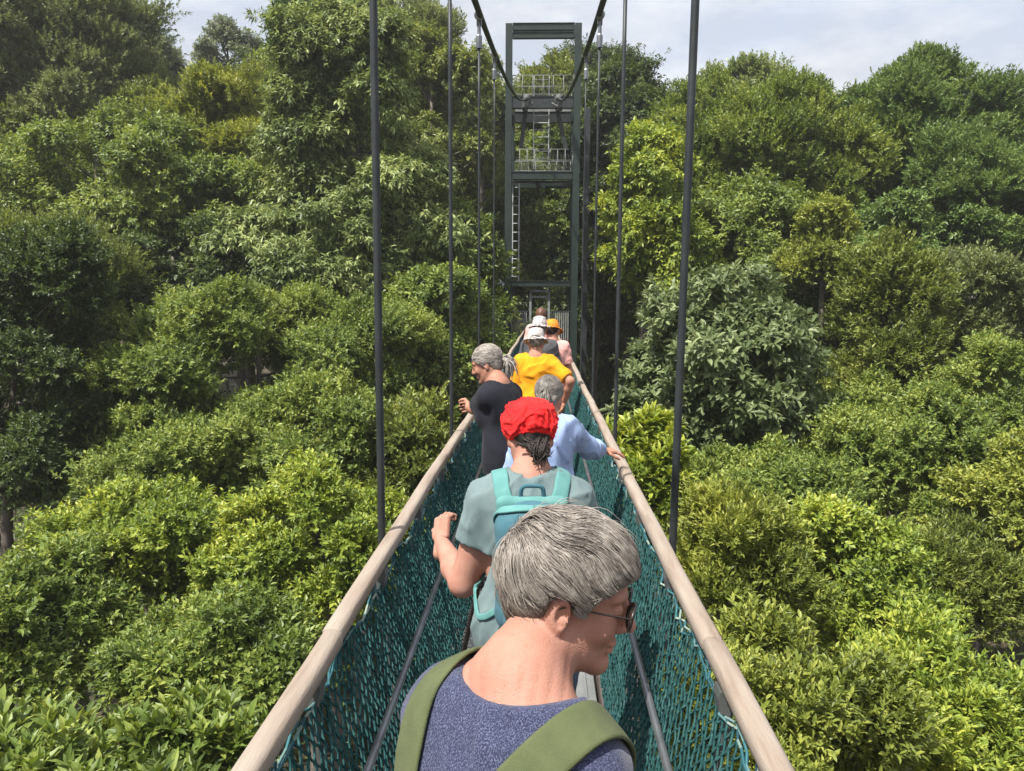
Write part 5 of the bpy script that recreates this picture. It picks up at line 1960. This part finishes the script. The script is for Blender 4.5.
cr.color_ramp.elements[1].color = (1, 1, 1, 1)
nt.links.new(ns.outputs['Fac'], cr.inputs['Fac'])
sx = nt.nodes.new('ShaderNodeSeparateXYZ')
nt.links.new(tc.outputs['Generated'], sx.inputs['Vector'])
ns2 = nt.nodes.new('ShaderNodeTexNoise')
ns2.inputs['Scale'].default_value = 5.5
ns2.inputs['Detail'].default_value = 8
ns2.inputs['Roughness'].default_value = 0.6
nt.links.new(mp.outputs['Vector'], ns2.inputs['Vector'])
cl = nt.nodes.new('ShaderNodeValToRGB')                # pale blue gaps and soft white cloud
cl.color_ramp.elements[0].position = 0.42
cl.color_ramp.elements[0].color = (0.245, 0.262, 0.297, 1)
cl.color_ramp.elements[1].position = 0.64
cl.color_ramp.elements[1].color = (0.345, 0.352, 0.364, 1)
nt.links.new(ns2.outputs['Fac'], cl.inputs['Fac'])
hi = nt.nodes.new('ShaderNodeValToRGB')                # whiter overhead than low down: brightness added out of view for fill light
hi.color_ramp.elements[0].position = 0.40
hi.color_ramp.elements[0].color = (0, 0, 0, 1)
hi.color_ramp.elements[1].position = 0.75
hi.color_ramp.elements[1].color = (1, 1, 1, 1)
nt.links.new(sx.outputs['Z'], hi.inputs['Fac'])
sc = nt.nodes.new('ShaderNodeVectorMath')
sc.operation = 'SCALE'
sc.inputs['Scale'].default_value = 10.0
mh = nt.nodes.new('ShaderNodeMix')
mh.data_type = 'RGBA'
nt.links.new(hi.outputs['Color'], mh.inputs[0])
nt.links.new(cl.outputs['Color'], mh.inputs[6])
mh.inputs[7].default_value = (0.46, 0.46, 0.48, 1)
nt.links.new(mh.outputs[2], sc.inputs[0])
mx = nt.nodes.new('ShaderNodeMix')
mx.data_type = 'RGBA'
nt.links.new(cr.outputs['Color'], mx.inputs[0])
nt.links.new(sky.outputs['Color'], mx.inputs[6])
nt.links.new(sc.outputs['Vector'], mx.inputs[7])
nt.links.new(mx.outputs[2], bg.inputs['Color'])
nt.links.new(bg.outputs['Background'], out.inputs['Surface'])

# humid air between the near crowns and the far hillside
HAZE = 0.0007
if HAZE > 0:
    hb = MB()
    hb.box((0, 30, 0), (400, 260, 64))
    hm = bpy.data.materials.new('humid_air')
    hm.use_nodes = True
    hn = hm.node_tree
    for n in list(hn.nodes):
        hn.nodes.remove(n)
    ho = hn.nodes.new('ShaderNodeOutputMaterial')
    hv = hn.nodes.new('ShaderNodeVolumePrincipled')
    hv.inputs['Color'].default_value = (0.97, 0.98, 1.0, 1)
    hv.inputs['Density'].default_value = HAZE
    hv.inputs['Anisotropy'].default_value = 0.3
    hn.links.new(hv.outputs['Volume'], ho.inputs['Volume'])
    tag(hb.build('haze', hm, None), kind='stuff')
S.cycles.volume_bounces = 1

# ------------------------------------------------------------------ render
S.view_settings.view_transform = 'Standard'
S.view_settings.look = 'None'
S.view_settings.exposure = 0.85
S.view_settings.gamma = 1.0
S.view_settings.use_curve_mapping = False
S.render.film_transparent = False
cy = S.cycles
cy.max_bounces = 9
cy.diffuse_bounces = 6
cy.glossy_bounces = 2
cy.transmission_bounces = 6
cy.transparent_max_bounces = 8
cy.caustics_reflective = False
cy.caustics_refractive = False
cy.sample_clamp_indirect = 4.0
cy.use_denoising = True
try:
    cy.denoiser = 'OPENIMAGEDENOISE'
    cy.denoising_prefilter = 'ACCURATE'
except Exception:
    pass
